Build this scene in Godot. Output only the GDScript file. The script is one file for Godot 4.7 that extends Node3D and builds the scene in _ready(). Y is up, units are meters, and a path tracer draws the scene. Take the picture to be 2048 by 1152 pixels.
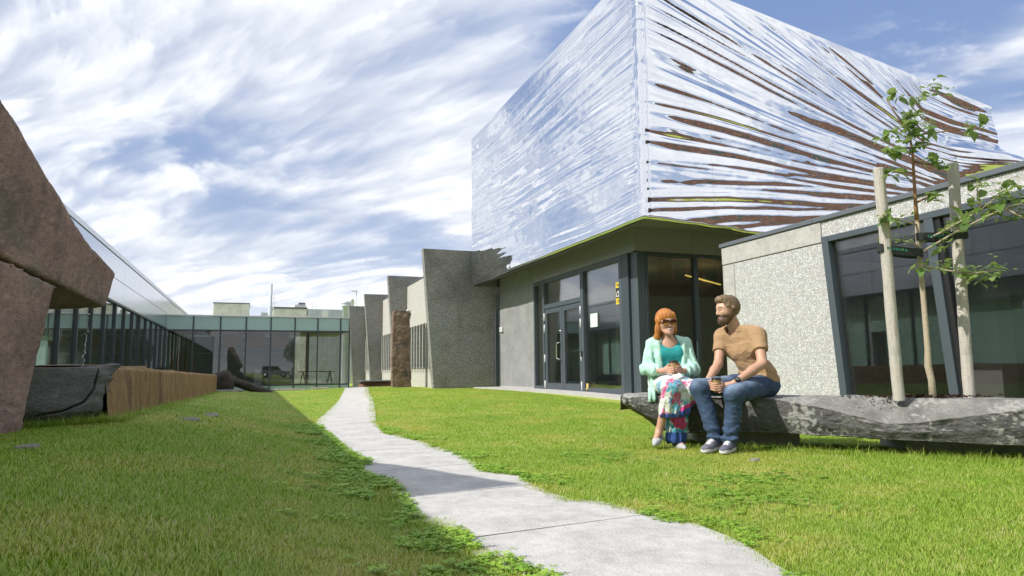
extends Node3D
# A museum courtyard: lawn and concrete path, granite sculptures, glazed wings,
# a crumpled steel gallery and two people sitting on a long slate bench.
# World axes: -z runs along the courtyard towards the far glazed link, +x to the entrance side.

const SOUTH := Vector3(-0.351, 0.0, 0.936)
const TURN := -20.62
var M := {}
var T := {}
var used := {}
var rng := RandomNumberGenerator.new()
var n_rough := FastNoiseLite.new()
var n_fine := FastNoiseLite.new()
var n_wide := FastNoiseLite.new()
var n_ridge := FastNoiseLite.new()
var n_s1 := FastNoiseLite.new()
var n_s2 := FastNoiseLite.new()

# ---------------------------------------------------------------- naming
func numbered(called: String) -> String:
	if not used.has(called):
		used[called] = 0
		return called
	used[called] += 1
	return "%s_%03d" % [called, used[called]]

func tag(o: Node, label: String, category: String, group := "") -> Node:
	o.set_meta("label", label)
	o.set_meta("category", category)
	if group != "":
		o.set_meta("group", group)
	return o

func thing(called: String, label: String, category: String, at := Vector3.ZERO, turn := 0.0, group := "") -> Node3D:
	var o := Node3D.new()
	o.name = numbered(called)
	add_child(o)
	o.position = at
	o.rotation.y = turn
	tag(o, label, category, group)
	return o

func place(mesh: Mesh, called: String, m: Material, parent: Node = self) -> MeshInstance3D:
	var o := MeshInstance3D.new()
	o.mesh = mesh
	o.material_override = m
	o.name = numbered(called) if parent == self else called
	parent.add_child(o, true)
	return o

func obj(called: String, st: SurfaceTool, m: Material, parent: Node = self) -> MeshInstance3D:
	st.generate_normals()
	return place(st.commit(), called, m, parent)

func structure(o: Node, label: String) -> Node:
	o.set_meta("kind", "structure")
	o.set_meta("label", label)
	return o

# ---------------------------------------------------------------- small shape helpers
func flat() -> SurfaceTool:
	var st := SurfaceTool.new()
	st.begin(Mesh.PRIMITIVE_TRIANGLES)
	st.set_smooth_group(-1)
	return st

func smooth() -> SurfaceTool:
	var st := SurfaceTool.new()
	st.begin(Mesh.PRIMITIVE_TRIANGLES)
	st.set_smooth_group(0)
	return st

func tri(st: SurfaceTool, a: Vector3, b: Vector3, c: Vector3) -> void:
	st.add_vertex(a); st.add_vertex(c); st.add_vertex(b)

func quad(st: SurfaceTool, a: Vector3, b: Vector3, c: Vector3, d: Vector3) -> void:
	tri(st, a, b, c); tri(st, a, c, d)

# eight corners: bottom ring p[0..3] anticlockwise seen from above, top ring p[4..7]
func hexa(st: SurfaceTool, p: Array) -> void:
	quad(st, p[0], p[3], p[2], p[1])
	quad(st, p[4], p[5], p[6], p[7])
	for i in 4:
		var j := (i + 1) % 4
		quad(st, p[i], p[j], p[j + 4], p[i + 4])

func box(st: SurfaceTool, lo: Vector3, hi: Vector3) -> void:
	hexa(st, [Vector3(lo.x, lo.y, hi.z), Vector3(hi.x, lo.y, hi.z), Vector3(hi.x, lo.y, lo.z), Vector3(lo.x, lo.y, lo.z),
		Vector3(lo.x, hi.y, hi.z), Vector3(hi.x, hi.y, hi.z), Vector3(hi.x, hi.y, lo.z), Vector3(lo.x, hi.y, lo.z)])

# box with chamfered edges
func cbox(st: SurfaceTool, lo: Vector3, hi: Vector3, b := 0.006) -> void:
	var c := (lo + hi) / 2
	var e := (hi - lo) / 2
	var f := [[], [], []]
	for ax in 3:
		for s in [-1.0, 1.0]:
			var q := []
			for k in [[-1, -1], [1, -1], [1, 1], [-1, 1]]:
				var v := Vector3.ZERO
				v[ax] = s * e[ax]
				v[(ax + 1) % 3] = k[0] * (e[(ax + 1) % 3] - b)
				v[(ax + 2) % 3] = k[1] * (e[(ax + 2) % 3] - b)
				q.append(c + v)
			if s > 0:
				quad(st, q[0], q[1], q[2], q[3])
			else:
				quad(st, q[0], q[3], q[2], q[1])
	for ax in 3:
		var a1 := (ax + 1) % 3
		var a2 := (ax + 2) % 3
		for s1 in [-1.0, 1.0]:
			for s2 in [-1.0, 1.0]:
				var p := []
				for t in [[-1.0, 0], [1.0, 0], [1.0, 1], [-1.0, 1]]:
					var v := Vector3.ZERO
					v[ax] = t[0] * (e[ax] - b)
					v[a1] = s1 * (e[a1] - (b if t[1] == 0 else 0.0))
					v[a2] = s2 * (e[a2] - (0.0 if t[1] == 0 else b))
					p.append(c + v)
				if s1 * s2 > 0:
					quad(st, p[0], p[1], p[2], p[3])
				else:
					quad(st, p[0], p[3], p[2], p[1])
	for sx in [-1.0, 1.0]:
		for sy in [-1.0, 1.0]:
			for sz in [-1.0, 1.0]:
				var s := Vector3(sx, sy, sz)
				var a := c + s * Vector3(e.x, e.y - b, e.z - b)
				var d := c + s * Vector3(e.x - b, e.y, e.z - b)
				var g := c + s * Vector3(e.x - b, e.y - b, e.z)
				if sx * sy * sz > 0:
					tri(st, a, d, g)
				else:
					tri(st, a, g, d)

func boxed(called: String, lo: Vector3, hi: Vector3, m: Material, parent: Node, b := 0.0) -> MeshInstance3D:
	var st := flat()
	if b > 0:
		cbox(st, lo, hi, b)
	else:
		box(st, lo, hi)
	return obj(called, st, m, parent)

func frame_of(dir: Vector3) -> Array:
	var d := dir.normalized()
	var up := Vector3.UP if absf(d.y) < 0.9 else Vector3.RIGHT
	var x := up.cross(d).normalized()
	return [x, d.cross(x)]

func tube(st: SurfaceTool, pts: Array, radii: Array, sides := 8, capped := true) -> void:
	var rings := []
	for i in pts.size():
		var dir: Vector3 = pts[mini(i + 1, pts.size() - 1)] - pts[maxi(i - 1, 0)]
		var f := frame_of(dir)
		var ring := []
		for k in sides:
			var a := TAU * k / sides
			ring.append(pts[i] + (f[0] * cos(a) + f[1] * sin(a)) * radii[i])
		rings.append(ring)
	for i in pts.size() - 1:
		for k in sides:
			var j := (k + 1) % sides
			quad(st, rings[i][k], rings[i][j], rings[i + 1][j], rings[i + 1][k])
	if capped:
		for k in sides:
			var j := (k + 1) % sides
			tri(st, pts[0], rings[0][j], rings[0][k])
			tri(st, pts[-1], rings[-1][k], rings[-1][j])

func lathe(st: SurfaceTool, at: Vector3, profile: Array, sides := 20) -> void:
	for i in profile.size() - 1:
		for k in sides:
			var a := TAU * k / sides
			var b := TAU * (k + 1) / sides
			var p0 := at + Vector3(cos(a) * profile[i].x, profile[i].y, sin(a) * profile[i].x)
			var p1 := at + Vector3(cos(b) * profile[i].x, profile[i].y, sin(b) * profile[i].x)
			var p2 := at + Vector3(cos(b) * profile[i + 1].x, profile[i + 1].y, sin(b) * profile[i + 1].x)
			var p3 := at + Vector3(cos(a) * profile[i + 1].x, profile[i + 1].y, sin(a) * profile[i + 1].x)
			if profile[i].x > 1e-5:
				tri(st, p0, p2, p1)
			if profile[i + 1].x > 1e-5:
				tri(st, p0, p3, p2)

# a flat polygon (x, y) pushed along z
func prism(st: SurfaceTool, poly: PackedVector2Array, z0: float, z1: float) -> void:
	var ids := Geometry2D.triangulate_polygon(poly)
	if Geometry2D.is_polygon_clockwise(poly):
		poly.reverse()
		ids = Geometry2D.triangulate_polygon(poly)
	for i in range(0, ids.size(), 3):
		var a := poly[ids[i]]
		var b := poly[ids[i + 1]]
		var c := poly[ids[i + 2]]
		if (b - a).cross(c - a) < 0:
			var q := b
			b = c
			c = q
		tri(st, Vector3(a.x, a.y, z1), Vector3(b.x, b.y, z1), Vector3(c.x, c.y, z1))
		tri(st, Vector3(a.x, a.y, z0), Vector3(c.x, c.y, z0), Vector3(b.x, b.y, z0))
	for i in poly.size():
		var a := poly[i]
		var b := poly[(i + 1) % poly.size()]
		quad(st, Vector3(a.x, a.y, z0), Vector3(b.x, b.y, z0), Vector3(b.x, b.y, z1), Vector3(a.x, a.y, z1))

# ---------------------------------------------------------------- distance fields meshed as surface nets
class Soup:
	var v := PackedVector3Array()
	var n := PackedVector3Array()
	var c := PackedColorArray()
	var i := PackedInt32Array()
	func mesh() -> ArrayMesh:
		var a := []
		a.resize(Mesh.ARRAY_MAX)
		a[Mesh.ARRAY_VERTEX] = v
		a[Mesh.ARRAY_NORMAL] = n
		if c.size() == v.size():
			a[Mesh.ARRAY_COLOR] = c
		a[Mesh.ARRAY_INDEX] = i
		var m := ArrayMesh.new()
		m.add_surface_from_arrays(Mesh.PRIMITIVE_TRIANGLES, a)
		return m

# bones with a radius at each end, joined by a smooth minimum
class Bones:
	var a := PackedVector3Array()
	var ba := PackedVector3Array()
	var inv := PackedFloat32Array()
	var ra := PackedFloat32Array()
	var dr := PackedFloat32Array()
	var kk := PackedFloat32Array()
	var sq := PackedVector3Array()
	func add(p: Vector3, q: Vector3, r0: float, r1: float, k := 0.03, squash := Vector3.ONE) -> void:
		a.append(p)
		var d := (q - p) * squash
		ba.append(d)
		inv.append(1.0 / maxf(d.length_squared(), 1e-8))
		ra.append(r0)
		dr.append(r1 - r0)
		kk.append(k)
		sq.append(squash)
	func chain(pts: Array, radii: Array, k := 0.02) -> void:
		for j in pts.size() - 1:
			add(pts[j], pts[j + 1], radii[j], radii[j + 1], k)
	func at(p: Vector3) -> float:
		var res := 9.0
		for j in a.size():
			var pa := (p - a[j]) * sq[j]
			var t := clampf(pa.dot(ba[j]) * inv[j], 0.0, 1.0)
			var d := (pa - ba[j] * t).length() - (ra[j] + dr[j] * t)
			var h := kk[j] - absf(res - d)
			res = minf(res, d)
			if h > 0.0:
				res -= h * h * 0.25 / kk[j]
		return res

func nets(s: Soup, field: Callable, lo: Vector3, hi: Vector3, cell: float, tint = null, loose := 1.3) -> void:
	var B := 6
	var bx := int(ceil((hi.x - lo.x) / cell / B))
	var by := int(ceil((hi.y - lo.y) / cell / B))
	var bz := int(ceil((hi.z - lo.z) / cell / B))
	var nx := bx * B + 1
	var ny := by * B + 1
	var nz := bz * B + 1
	var sy := nx
	var sz := nx * ny
	var val := PackedFloat32Array()
	val.resize(nx * ny * nz)
	val.fill(9e9)
	var live := []
	var reach := cell * B * 0.87 * loose
	for z in bz:
		for y in by:
			for x in bx:
				var c: Vector3 = lo + Vector3(x + 0.5, y + 0.5, z + 0.5) * B * cell
				if absf(field.call(c)) > reach:
					continue
				live.append([x * B, y * B, z * B])
				for k in range(z * B, z * B + B + 1):
					for j in range(y * B, y * B + B + 1):
						var at := x * B + j * sy + k * sz
						for i in B + 1:
							if val[at] > 8e9:
								val[at] = field.call(lo + Vector3(x * B + i, j, k) * cell)
							at += 1
	var ids := PackedInt32Array()
	ids.resize(nx * ny * nz)
	ids.fill(-1)
	var cells := PackedInt32Array()
	for b in live:
		for k in range(b[2], b[2] + B):
			for j in range(b[1], b[1] + B):
				for i in range(b[0], b[0] + B):
					var at: int = i + j * sy + k * sz
					var v0 := val[at]
					var v1 := val[at + 1]
					var v2 := val[at + sy]
					var v3 := val[at + sy + 1]
					var v4 := val[at + sz]
					var v5 := val[at + sz + 1]
					var v6 := val[at + sz + sy]
					var v7 := val[at + sz + sy + 1]
					var neg := int(v0 < 0) + int(v1 < 0) + int(v2 < 0) + int(v3 < 0) + int(v4 < 0) + int(v5 < 0) + int(v6 < 0) + int(v7 < 0)
					if neg == 0 or neg == 8:
						continue
					var sum := Vector3.ZERO
					var cnt := 0
					if (v0 < 0) != (v1 < 0): sum += Vector3(v0 / (v0 - v1), 0, 0); cnt += 1
					if (v2 < 0) != (v3 < 0): sum += Vector3(v2 / (v2 - v3), 1, 0); cnt += 1
					if (v4 < 0) != (v5 < 0): sum += Vector3(v4 / (v4 - v5), 0, 1); cnt += 1
					if (v6 < 0) != (v7 < 0): sum += Vector3(v6 / (v6 - v7), 1, 1); cnt += 1
					if (v0 < 0) != (v2 < 0): sum += Vector3(0, v0 / (v0 - v2), 0); cnt += 1
					if (v1 < 0) != (v3 < 0): sum += Vector3(1, v1 / (v1 - v3), 0); cnt += 1
					if (v4 < 0) != (v6 < 0): sum += Vector3(0, v4 / (v4 - v6), 1); cnt += 1
					if (v5 < 0) != (v7 < 0): sum += Vector3(1, v5 / (v5 - v7), 1); cnt += 1
					if (v0 < 0) != (v4 < 0): sum += Vector3(0, 0, v0 / (v0 - v4)); cnt += 1
					if (v1 < 0) != (v5 < 0): sum += Vector3(1, 0, v1 / (v1 - v5)); cnt += 1
					if (v2 < 0) != (v6 < 0): sum += Vector3(0, 1, v2 / (v2 - v6)); cnt += 1
					if (v3 < 0) != (v7 < 0): sum += Vector3(1, 1, v3 / (v3 - v7)); cnt += 1
					var p: Vector3 = lo + (Vector3(i, j, k) + sum / cnt) * cell
					var g := Vector3(v1 + v3 + v5 + v7 - v0 - v2 - v4 - v6, v2 + v3 + v6 + v7 - v0 - v1 - v4 - v5, v4 + v5 + v6 + v7 - v0 - v1 - v2 - v3).normalized()
					ids[at] = s.v.size()
					cells.append(at)
					s.v.append(p)
					s.n.append(g)
					if tint != null:
						s.c.append(tint.call(p, g))
	for at in cells:
		var v0 := val[at] < 0
		for ax in 3:
			var step: int = [1, sy, sz][ax]
			var d1: int = [sy, sz, 1][ax]
			var d2: int = [sz, 1, sy][ax]
			if at - d1 - d2 < 0 or v0 == (val[at + step] < 0):
				continue
			var a := ids[at]
			var b := ids[at - d1]
			var c := ids[at - d1 - d2]
			var d := ids[at - d2]
			if b < 0 or c < 0 or d < 0:
				continue
			if v0:
				s.i.append_array(PackedInt32Array([a, c, b, a, d, c]))
			else:
				s.i.append_array(PackedInt32Array([a, b, c, a, c, d]))

# rings of equal length joined to a stone: linear between stations, roughened along the normal
func loft(rings: Array, along: int, round_: int, rough: Callable, tint = null) -> ArrayMesh:
	var n := rings.size()
	var k: int = rings[0].size()
	var g := []
	for a in along + 1:
		var f := float(a) / along * (n - 1)
		var i := mini(int(f), n - 2)
		var t := f - i
		var row := PackedVector3Array()
		for b in round_:
			var h := float(b) / round_ * k
			var j := int(h)
			var u := h - j
			var p: Vector3 = rings[i][j % k].lerp(rings[i][(j + 1) % k], u)
			var q: Vector3 = rings[i + 1][j % k].lerp(rings[i + 1][(j + 1) % k], u)
			row.append(p.lerp(q, t))
		g.append(row)
	var s := Soup.new()
	var out := []
	for a in along + 1:
		var row := PackedVector3Array()
		for b in round_:
			var da: Vector3 = g[mini(a + 1, along)][b] - g[maxi(a - 1, 0)][b]
			var db: Vector3 = g[a][(b + 1) % round_] - g[a][(b + round_ - 1) % round_]
			var nn := db.cross(da).normalized()
			row.append(g[a][b] + nn * float(rough.call(g[a][b], nn)))
		out.append(row)
	for a in along + 1:
		for b in round_:
			var da: Vector3 = out[mini(a + 1, along)][b] - out[maxi(a - 1, 0)][b]
			var db: Vector3 = out[a][(b + 1) % round_] - out[a][(b + round_ - 1) % round_]
			var nn := db.cross(da).normalized()
			s.v.append(out[a][b])
			s.n.append(nn)
			if tint != null:
				s.c.append(tint.call(out[a][b], nn))
	for a in along:
		for b in round_:
			var c := (b + 1) % round_
			var p := a * round_ + b
			var q := a * round_ + c
			s.i.append_array(PackedInt32Array([p, p + round_, q + round_, p, q + round_, q]))
	for e in [0, along]:
		var mid := Vector3.ZERO
		for b in round_:
			mid += out[e][b] / round_
		var nn: Vector3 = (g[e][0] - g[1 if e == 0 else along - 1][0]).normalized()
		var base := s.v.size()
		s.v.append(mid)
		s.n.append(nn)
		if tint != null:
			s.c.append(tint.call(mid, nn))
		for b in round_:
			s.v.append(out[e][b])
			s.n.append(nn)
			if tint != null:
				s.c.append(tint.call(out[e][b], nn))
		for b in round_:
			var c := (b + 1) % round_
			if e == 0:
				s.i.append_array(PackedInt32Array([base, base + 1 + b, base + 1 + c]))
			else:
				s.i.append_array(PackedInt32Array([base, base + 1 + c, base + 1 + b]))
	return s.mesh()

# ---------------------------------------------------------------- textures and materials
func noise(kind: int, freq: float, octaves := 1, seed_ := 1) -> FastNoiseLite:
	var n := FastNoiseLite.new()
	n.noise_type = kind
	n.frequency = freq
	n.seed = seed_
	n.fractal_type = FastNoiseLite.FRACTAL_NONE if octaves <= 1 else FastNoiseLite.FRACTAL_FBM
	n.fractal_octaves = octaves
	return n

func cells_noise(freq: float, what: int, seed_ := 1) -> FastNoiseLite:
	var n := noise(FastNoiseLite.TYPE_CELLULAR, freq, 1, seed_)
	n.cellular_return_type = what
	n.cellular_jitter = 0.9
	return n

func bytes_of(n: FastNoiseLite, size: int) -> PackedByteArray:
	var im := n.get_seamless_image(size, size)
	im.convert(Image.FORMAT_L8)
	return im.get_data()

func paint(size: int, layers: Array, f: Callable) -> ImageTexture:
	var d := []
	for l in layers:
		d.append(bytes_of(l, size))
	while d.size() < 3:
		d.append(d[0])
	var out := PackedByteArray()
	out.resize(size * size * 3)
	for i in size * size:
		var c: Color = f.call(d[0][i] / 255.0, d[1][i] / 255.0, d[2][i] / 255.0).linear_to_srgb()
		out[i * 3] = clampi(int(c.r * 255), 0, 255)
		out[i * 3 + 1] = clampi(int(c.g * 255), 0, 255)
		out[i * 3 + 2] = clampi(int(c.b * 255), 0, 255)
	return ImageTexture.create_from_image(Image.create_from_data(size, size, false, Image.FORMAT_RGB8, out))

func height_of(n: FastNoiseLite, size: int) -> ImageTexture:
	return ImageTexture.create_from_image(Image.create_from_data(size, size, false, Image.FORMAT_L8, bytes_of(n, size)))

func lin(r: float, g: float, b: float) -> Color:
	return Color(r, g, b).linear_to_srgb()

func plain(r: float, g: float, b: float, rough := 0.8, metal := 0.0) -> StandardMaterial3D:
	var m := StandardMaterial3D.new()
	m.albedo_color = lin(r, g, b)
	m.roughness = rough
	m.metallic = metal
	return m

func textured(tex: Texture2D, scale: Vector3, rough := 0.9, height: Texture2D = null, relief := 0.5, world := true) -> StandardMaterial3D:
	var m := StandardMaterial3D.new()
	m.albedo_texture = tex
	m.roughness = rough
	m.uv1_triplanar = true
	m.uv1_world_triplanar = world
	m.uv1_scale = scale
	if height:
		m.heightmap_enabled = true
		m.heightmap_texture = height
		m.heightmap_scale = relief
	return m

func tinted(m: StandardMaterial3D, c := Color.WHITE) -> StandardMaterial3D:
	var q: StandardMaterial3D = m.duplicate()
	q.albedo_color = c
	return q

func glass(alpha: float, mirror: float, r: float, g: float, b: float) -> StandardMaterial3D:
	var m := StandardMaterial3D.new()
	m.transparency = BaseMaterial3D.TRANSPARENCY_ALPHA
	m.albedo_color = lin(r, g, b)
	m.albedo_color.a = alpha
	m.roughness = 0.0
	m.metallic = mirror
	return m

func make_materials() -> void:
	var SS := FastNoiseLite.TYPE_SIMPLEX_SMOOTH
	var grain := noise(SS, 0.25, 3, 3)
	var mid := noise(SS, 0.03, 4, 5)
	var wide := noise(SS, 0.008, 4, 9)
	var peb := cells_noise(0.11, FastNoiseLite.RETURN_CELL_VALUE, 4)
	var peb_d := cells_noise(0.11, FastNoiseLite.RETURN_DISTANCE, 4)
	var peb2 := cells_noise(0.16, FastNoiseLite.RETURN_CELL_VALUE, 8)
	var h_peb := height_of(peb_d, 512)
	var h_mid := height_of(mid, 512)
	var h_grain := height_of(noise(SS, 0.12, 4, 13), 512)
	T.h_grain = h_grain
	T.speck = paint(512, [grain, mid, peb2], func(a, b, c):
		var v: float = 0.62 + 0.26 * (a - 0.5) + 0.30 * (b - 0.5) + 0.22 * (c - 0.5)
		return Color(v, v * 0.985, v * 0.965))
	T.wide = paint(512, [wide, mid, grain], func(a, b, c):
		var v: float = 0.74 + 0.22 * (a - 0.5) + 0.14 * (b - 0.5) + 0.12 * (c - 0.5)
		return Color(v, v, v * 0.99))
	# pale dashed pebbles set in mortar
	var pale := paint(512, [peb, peb_d, mid], func(a, b, c):
		var col := Color(0.44, 0.43, 0.40)
		if a < 0.16: col = Color(0.28, 0.285, 0.29)
		elif a < 0.34: col = Color(0.37, 0.365, 0.355)
		elif a < 0.46: col = Color(0.38, 0.33, 0.29)
		elif a > 0.8: col = Color(0.56, 0.555, 0.53)
		var k: float = smoothstep(0.38, 0.62, b)
		col = col.lerp(Color(0.34, 0.335, 0.315), k)
		return col * (1.06 + 0.24 * c))
	M.pebble = textured(pale, Vector3.ONE * 0.95, 0.9, h_peb, -0.5)
	M.pebble.albedo_color = lin(0.95, 0.97, 1.02)
	# dark exposed aggregate
	var dark := paint(512, [peb2, grain, mid], func(a, b, c):
		var v := 0.115
		if a < 0.25: v = 0.06
		elif a > 0.88: v = 0.19
		v = v * (0.75 + 0.5 * b) * (0.8 + 0.4 * c)
		return Color(v * 1.0, v * 0.995, v * 0.97) * 4.0)
	M.aggregate = textured(dark, Vector3.ONE * 0.9, 0.95, h_grain, 0.6)
	M.aggregate.vertex_color_use_as_albedo = true
	M.aggregate.albedo_color = lin(0.54, 0.54, 0.54)
	var cream := paint(512, [peb2, grain, mid], func(a, b, c):
		var v: float = 0.47 + 0.16 * (a - 0.5) + 0.18 * (b - 0.5) + 0.12 * (c - 0.5)
		return Color(v, v * 0.975, v * 0.89))
	M.cream = textured(cream, Vector3.ONE * 0.5, 0.95, h_grain, 0.8)
	# cast concrete
	var conc := paint(512, [grain, mid, wide], func(a, b, c):
		var v: float = 0.46 + 0.20 * (a - 0.5) + 0.12 * (b - 0.5) + 0.13 * (c - 0.5)
		return Color(v, v * 0.975, v * 0.945))
	M.path = textured(conc, Vector3.ONE * 0.7, 0.9, h_grain, 0.25)
	M.margin = tinted(textured(conc, Vector3.ONE * 0.9, 0.9, h_grain, 0.3), lin(0.92, 0.92, 0.90))
	M.plaster = tinted(textured(T.wide, Vector3.ONE * 0.35, 0.85, h_grain, 0.05), lin(0.345, 0.35, 0.36))
	M.far_white = tinted(textured(T.wide, Vector3.ONE * 0.3, 0.9), lin(0.95, 0.94, 0.90))
	# stone: vertex colour times a speckle
	M.stone = textured(T.speck, Vector3.ONE * 1.7, 0.92, h_grain, 0.9)
	M.stone.vertex_color_use_as_albedo = true
	M.slate = textured(T.speck, Vector3(1.8, 2.6, 1.8), 0.8, h_mid, 0.6)
	M.slate.vertex_color_use_as_albedo = true
	M.skin = plain(1, 1, 1, 0.5)
	M.skin.vertex_color_use_as_albedo = true
	M.skin.subsurf_scatter_enabled = true
	M.skin.subsurf_scatter_strength = 0.12
	var weave := height_of(noise(SS, 0.30, 2, 21), 256)
	M.cloth = textured(T.wide, Vector3.ONE * 3.0, 0.95, weave, 0.05, false)
	M.cloth.vertex_color_use_as_albedo = true
	M.cloth.albedo_color = lin(1.3, 1.3, 1.3)
	var twill := paint(256, [noise(SS, 0.35, 2, 31), mid, grain], func(a, b, c):
		var v: float = 0.72 + 0.35 * (a - 0.5) + 0.2 * (b - 0.5)
		return Color(v, v, v))
	M.denim = textured(twill, Vector3(9, 3, 9), 0.95, weave, 0.06, false)
	M.denim.vertex_color_use_as_albedo = true
	M.hair = textured(paint(256, [noise(SS, 0.2, 2, 41), grain, mid], func(a, b, c):
		var v: float = 0.7 + 0.7 * (a - 0.5) + 0.3 * (b - 0.5)
		return Color(v, v, v)), Vector3(22, 3, 22), 0.5, weave, 0.12, false)
	M.hair.vertex_color_use_as_albedo = true
	# weathered round timber, grain running up
	M.timber = textured(paint(512, [grain, mid, wide], func(a, b, c):
		var v: float = 0.47 + 0.42 * (a - 0.5) + 0.30 * (b - 0.5)
		return Color(v, v * 0.94, v * 0.84).lerp(Color(v * 0.72, v * 0.60, v * 0.50), smoothstep(0.55, 0.8, b) * 0.6)), Vector3(2.4, 0.30, 2.4), 0.85, h_mid, 0.5, false)
	M.bark = textured(T.speck, Vector3(6, 2, 6), 0.8, h_mid, 0.4)
	M.bark.albedo_color = lin(0.68, 0.58, 0.43)
	M.young_bark = plain(0.27, 0.14, 0.055, 0.6)
	# metals, glass, paint
	M.steel = plain(0.83, 0.84, 0.86, 0.04, 1.0)
	M.alu = plain(0.60, 0.63, 0.68, 0.2, 1.0)
	M.alu_pale = plain(0.62, 0.64, 0.67, 0.35, 1.0)
	M.chrome = plain(0.75, 0.75, 0.75, 0.2, 1.0)
	M.galv = textured(T.wide, Vector3.ONE * 0.4, 0.5)
	M.galv.albedo_color = lin(0.66, 0.72, 0.80)
	M.frame = plain(0.045, 0.058, 0.072, 0.42)
	M.frame_pale = plain(0.066, 0.082, 0.098, 0.42)
	M.coping = plain(0.11, 0.125, 0.145, 0.45)
	M.soffit = plain(0.15, 0.145, 0.155, 0.5)
	M.frieze = plain(0.24, 0.232, 0.225, 0.35)
	M.white = plain(0.72, 0.72, 0.72, 0.5)
	M.black = plain(0.012, 0.012, 0.013, 0.5)
	M.pane = glass(0.07, 0.0, 0.02, 0.025, 0.028)
	M.pane_dark = glass(0.12, 0.0, 0.012, 0.016, 0.017)
	M.pane_link = glass(0.15, 0.0, 0.012, 0.017, 0.018)
	M.frosted = plain(0.36, 0.50, 0.485, 0.22)
	M.frosted_low = plain(0.34, 0.46, 0.47, 0.22)
	M.added_blind = plain(0.34, 0.47, 0.46, 0.8)  # translucent sheet added to carry sunlight into the glass wing
	M.added_blind.backlight_enabled = true
	M.added_blind.backlight = Color(0.8, 1.0, 0.97)
	M.inner_paint = plain(0.36, 0.36, 0.355, 0.8)
	M.room_floor = plain(0.20, 0.20, 0.19, 0.6)
	M.room_wall = plain(0.42, 0.42, 0.41, 0.8)
	M.room_ceiling = plain(0.48, 0.48, 0.48, 0.8)
	M.ochre = textured(T.wide, Vector3(0.5, 3, 0.5), 0.7)
	M.ochre.albedo_color = lin(0.50, 0.25, 0.055)
	M.red_brown = textured(T.wide, Vector3.ONE * 0.6, 0.8)
	M.red_brown.albedo_color = lin(0.20, 0.065, 0.042)
	M.brick = textured(paint(256, [peb, grain, mid], func(a, b, c):
		var v: float = 0.75 + 0.35 * (a - 0.5) + 0.3 * (b - 0.5)
		return Color(0.115 * v, 0.062 * v, 0.048 * v)), Vector3(0.5, 1.5, 0.5), 0.9)
	M.rose = plain(0.30, 0.15, 0.125, 0.8)
	M.orange_render = textured(T.wide, Vector3.ONE * 0.3, 0.9)
	M.orange_render.albedo_color = lin(0.42, 0.19, 0.08)
	M.rubber = plain(0.015, 0.02, 0.018, 0.55)
	M.green_print = plain(0.015, 0.17, 0.12, 0.6)
	M.mulch = textured(T.speck, Vector3.ONE * 6, 0.95, h_mid, 1.0)
	M.mulch.albedo_color = lin(0.10, 0.05, 0.03)
	M.kraft = plain(0.40, 0.26, 0.12, 0.75)
	M.lid = plain(0.012, 0.011, 0.011, 0.35)

# ---------------------------------------------------------------- the site
func sm(a: float, b: float, x: float) -> float:
	var t := clampf((x - a) / (b - a), 0.0, 1.0)
	return t * t * (3.0 - 2.0 * t)

# height of the lawn: a bank towards the fountain, a gentle rise to the entrance, lower at the far link
func gh(x: float, z: float) -> float:
	var d := sm(-24.0, -43.0, z)
	var bank := 0.33 * clampf((z + 32.0) / 25.0, 0.0, 1.0) * sm(0.7, -1.0, x)
	return 0.14 * sm(-6.0, -17.0, z) * sm(1.5, 4.5, x) * (1.0 - d) - 0.25 * d + bank

const PATH_L := [Vector2(4.9, -40.2), Vector2(4.05, -33.0), Vector2(3.07, -25.24), Vector2(2.03, -17.61), Vector2(1.31, -12.96), Vector2(0.96, -10.83), Vector2(0.81, -9.63), Vector2(0.78, -7.44), Vector2(0.78, -6.24), Vector2(0.84, -5.66), Vector2(0.83, -5.29), Vector2(0.70, -5.17), Vector2(0.75, -4.67), Vector2(0.83, -4.56), Vector2(0.84, -4.30), Vector2(0.79, -3.86), Vector2(0.75, -3.38), Vector2(0.82, -3.26), Vector2(0.87, -3.15), Vector2(0.85, -2.91), Vector2(0.84, -2.66), Vector2(0.90, -2.49), Vector2(0.95, -2.25), Vector2(1.0, -1.4), Vector2(1.05, 1.5)]
const PATH_R := [Vector2(5.2, -40.2), Vector2(4.7, -30.5), Vector2(3.44, -22.47), Vector2(2.68, -16.82), Vector2(2.19, -13.47), Vector2(1.58, -9.71), Vector2(1.43, -7.86), Vector2(1.57, -7.05), Vector2(1.58, -6.28), Vector2(1.61, -5.57), Vector2(1.52, -4.63), Vector2(1.69, -4.33), Vector2(1.58, -3.97), Vector2(1.59, -3.42), Vector2(1.71, -3.33), Vector2(1.79, -2.96), Vector2(1.79, -2.73), Vector2(1.86, -2.69), Vector2(1.84, -2.37), Vector2(1.78, -2.12), Vector2(1.70, -1.93), Vector2(1.75, -1.2), Vector2(1.8, 1.5)]

func edge_at(line: Array, z: float) -> float:
	for i in line.size() - 1:
		if z <= line[i + 1].y:
			var t: float = clampf((z - line[i].y) / maxf(line[i + 1].y - line[i].y, 1e-4), 0.0, 1.0)
			return lerpf(line[i].x, line[i + 1].x, t)
	return line[-1].x

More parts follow.
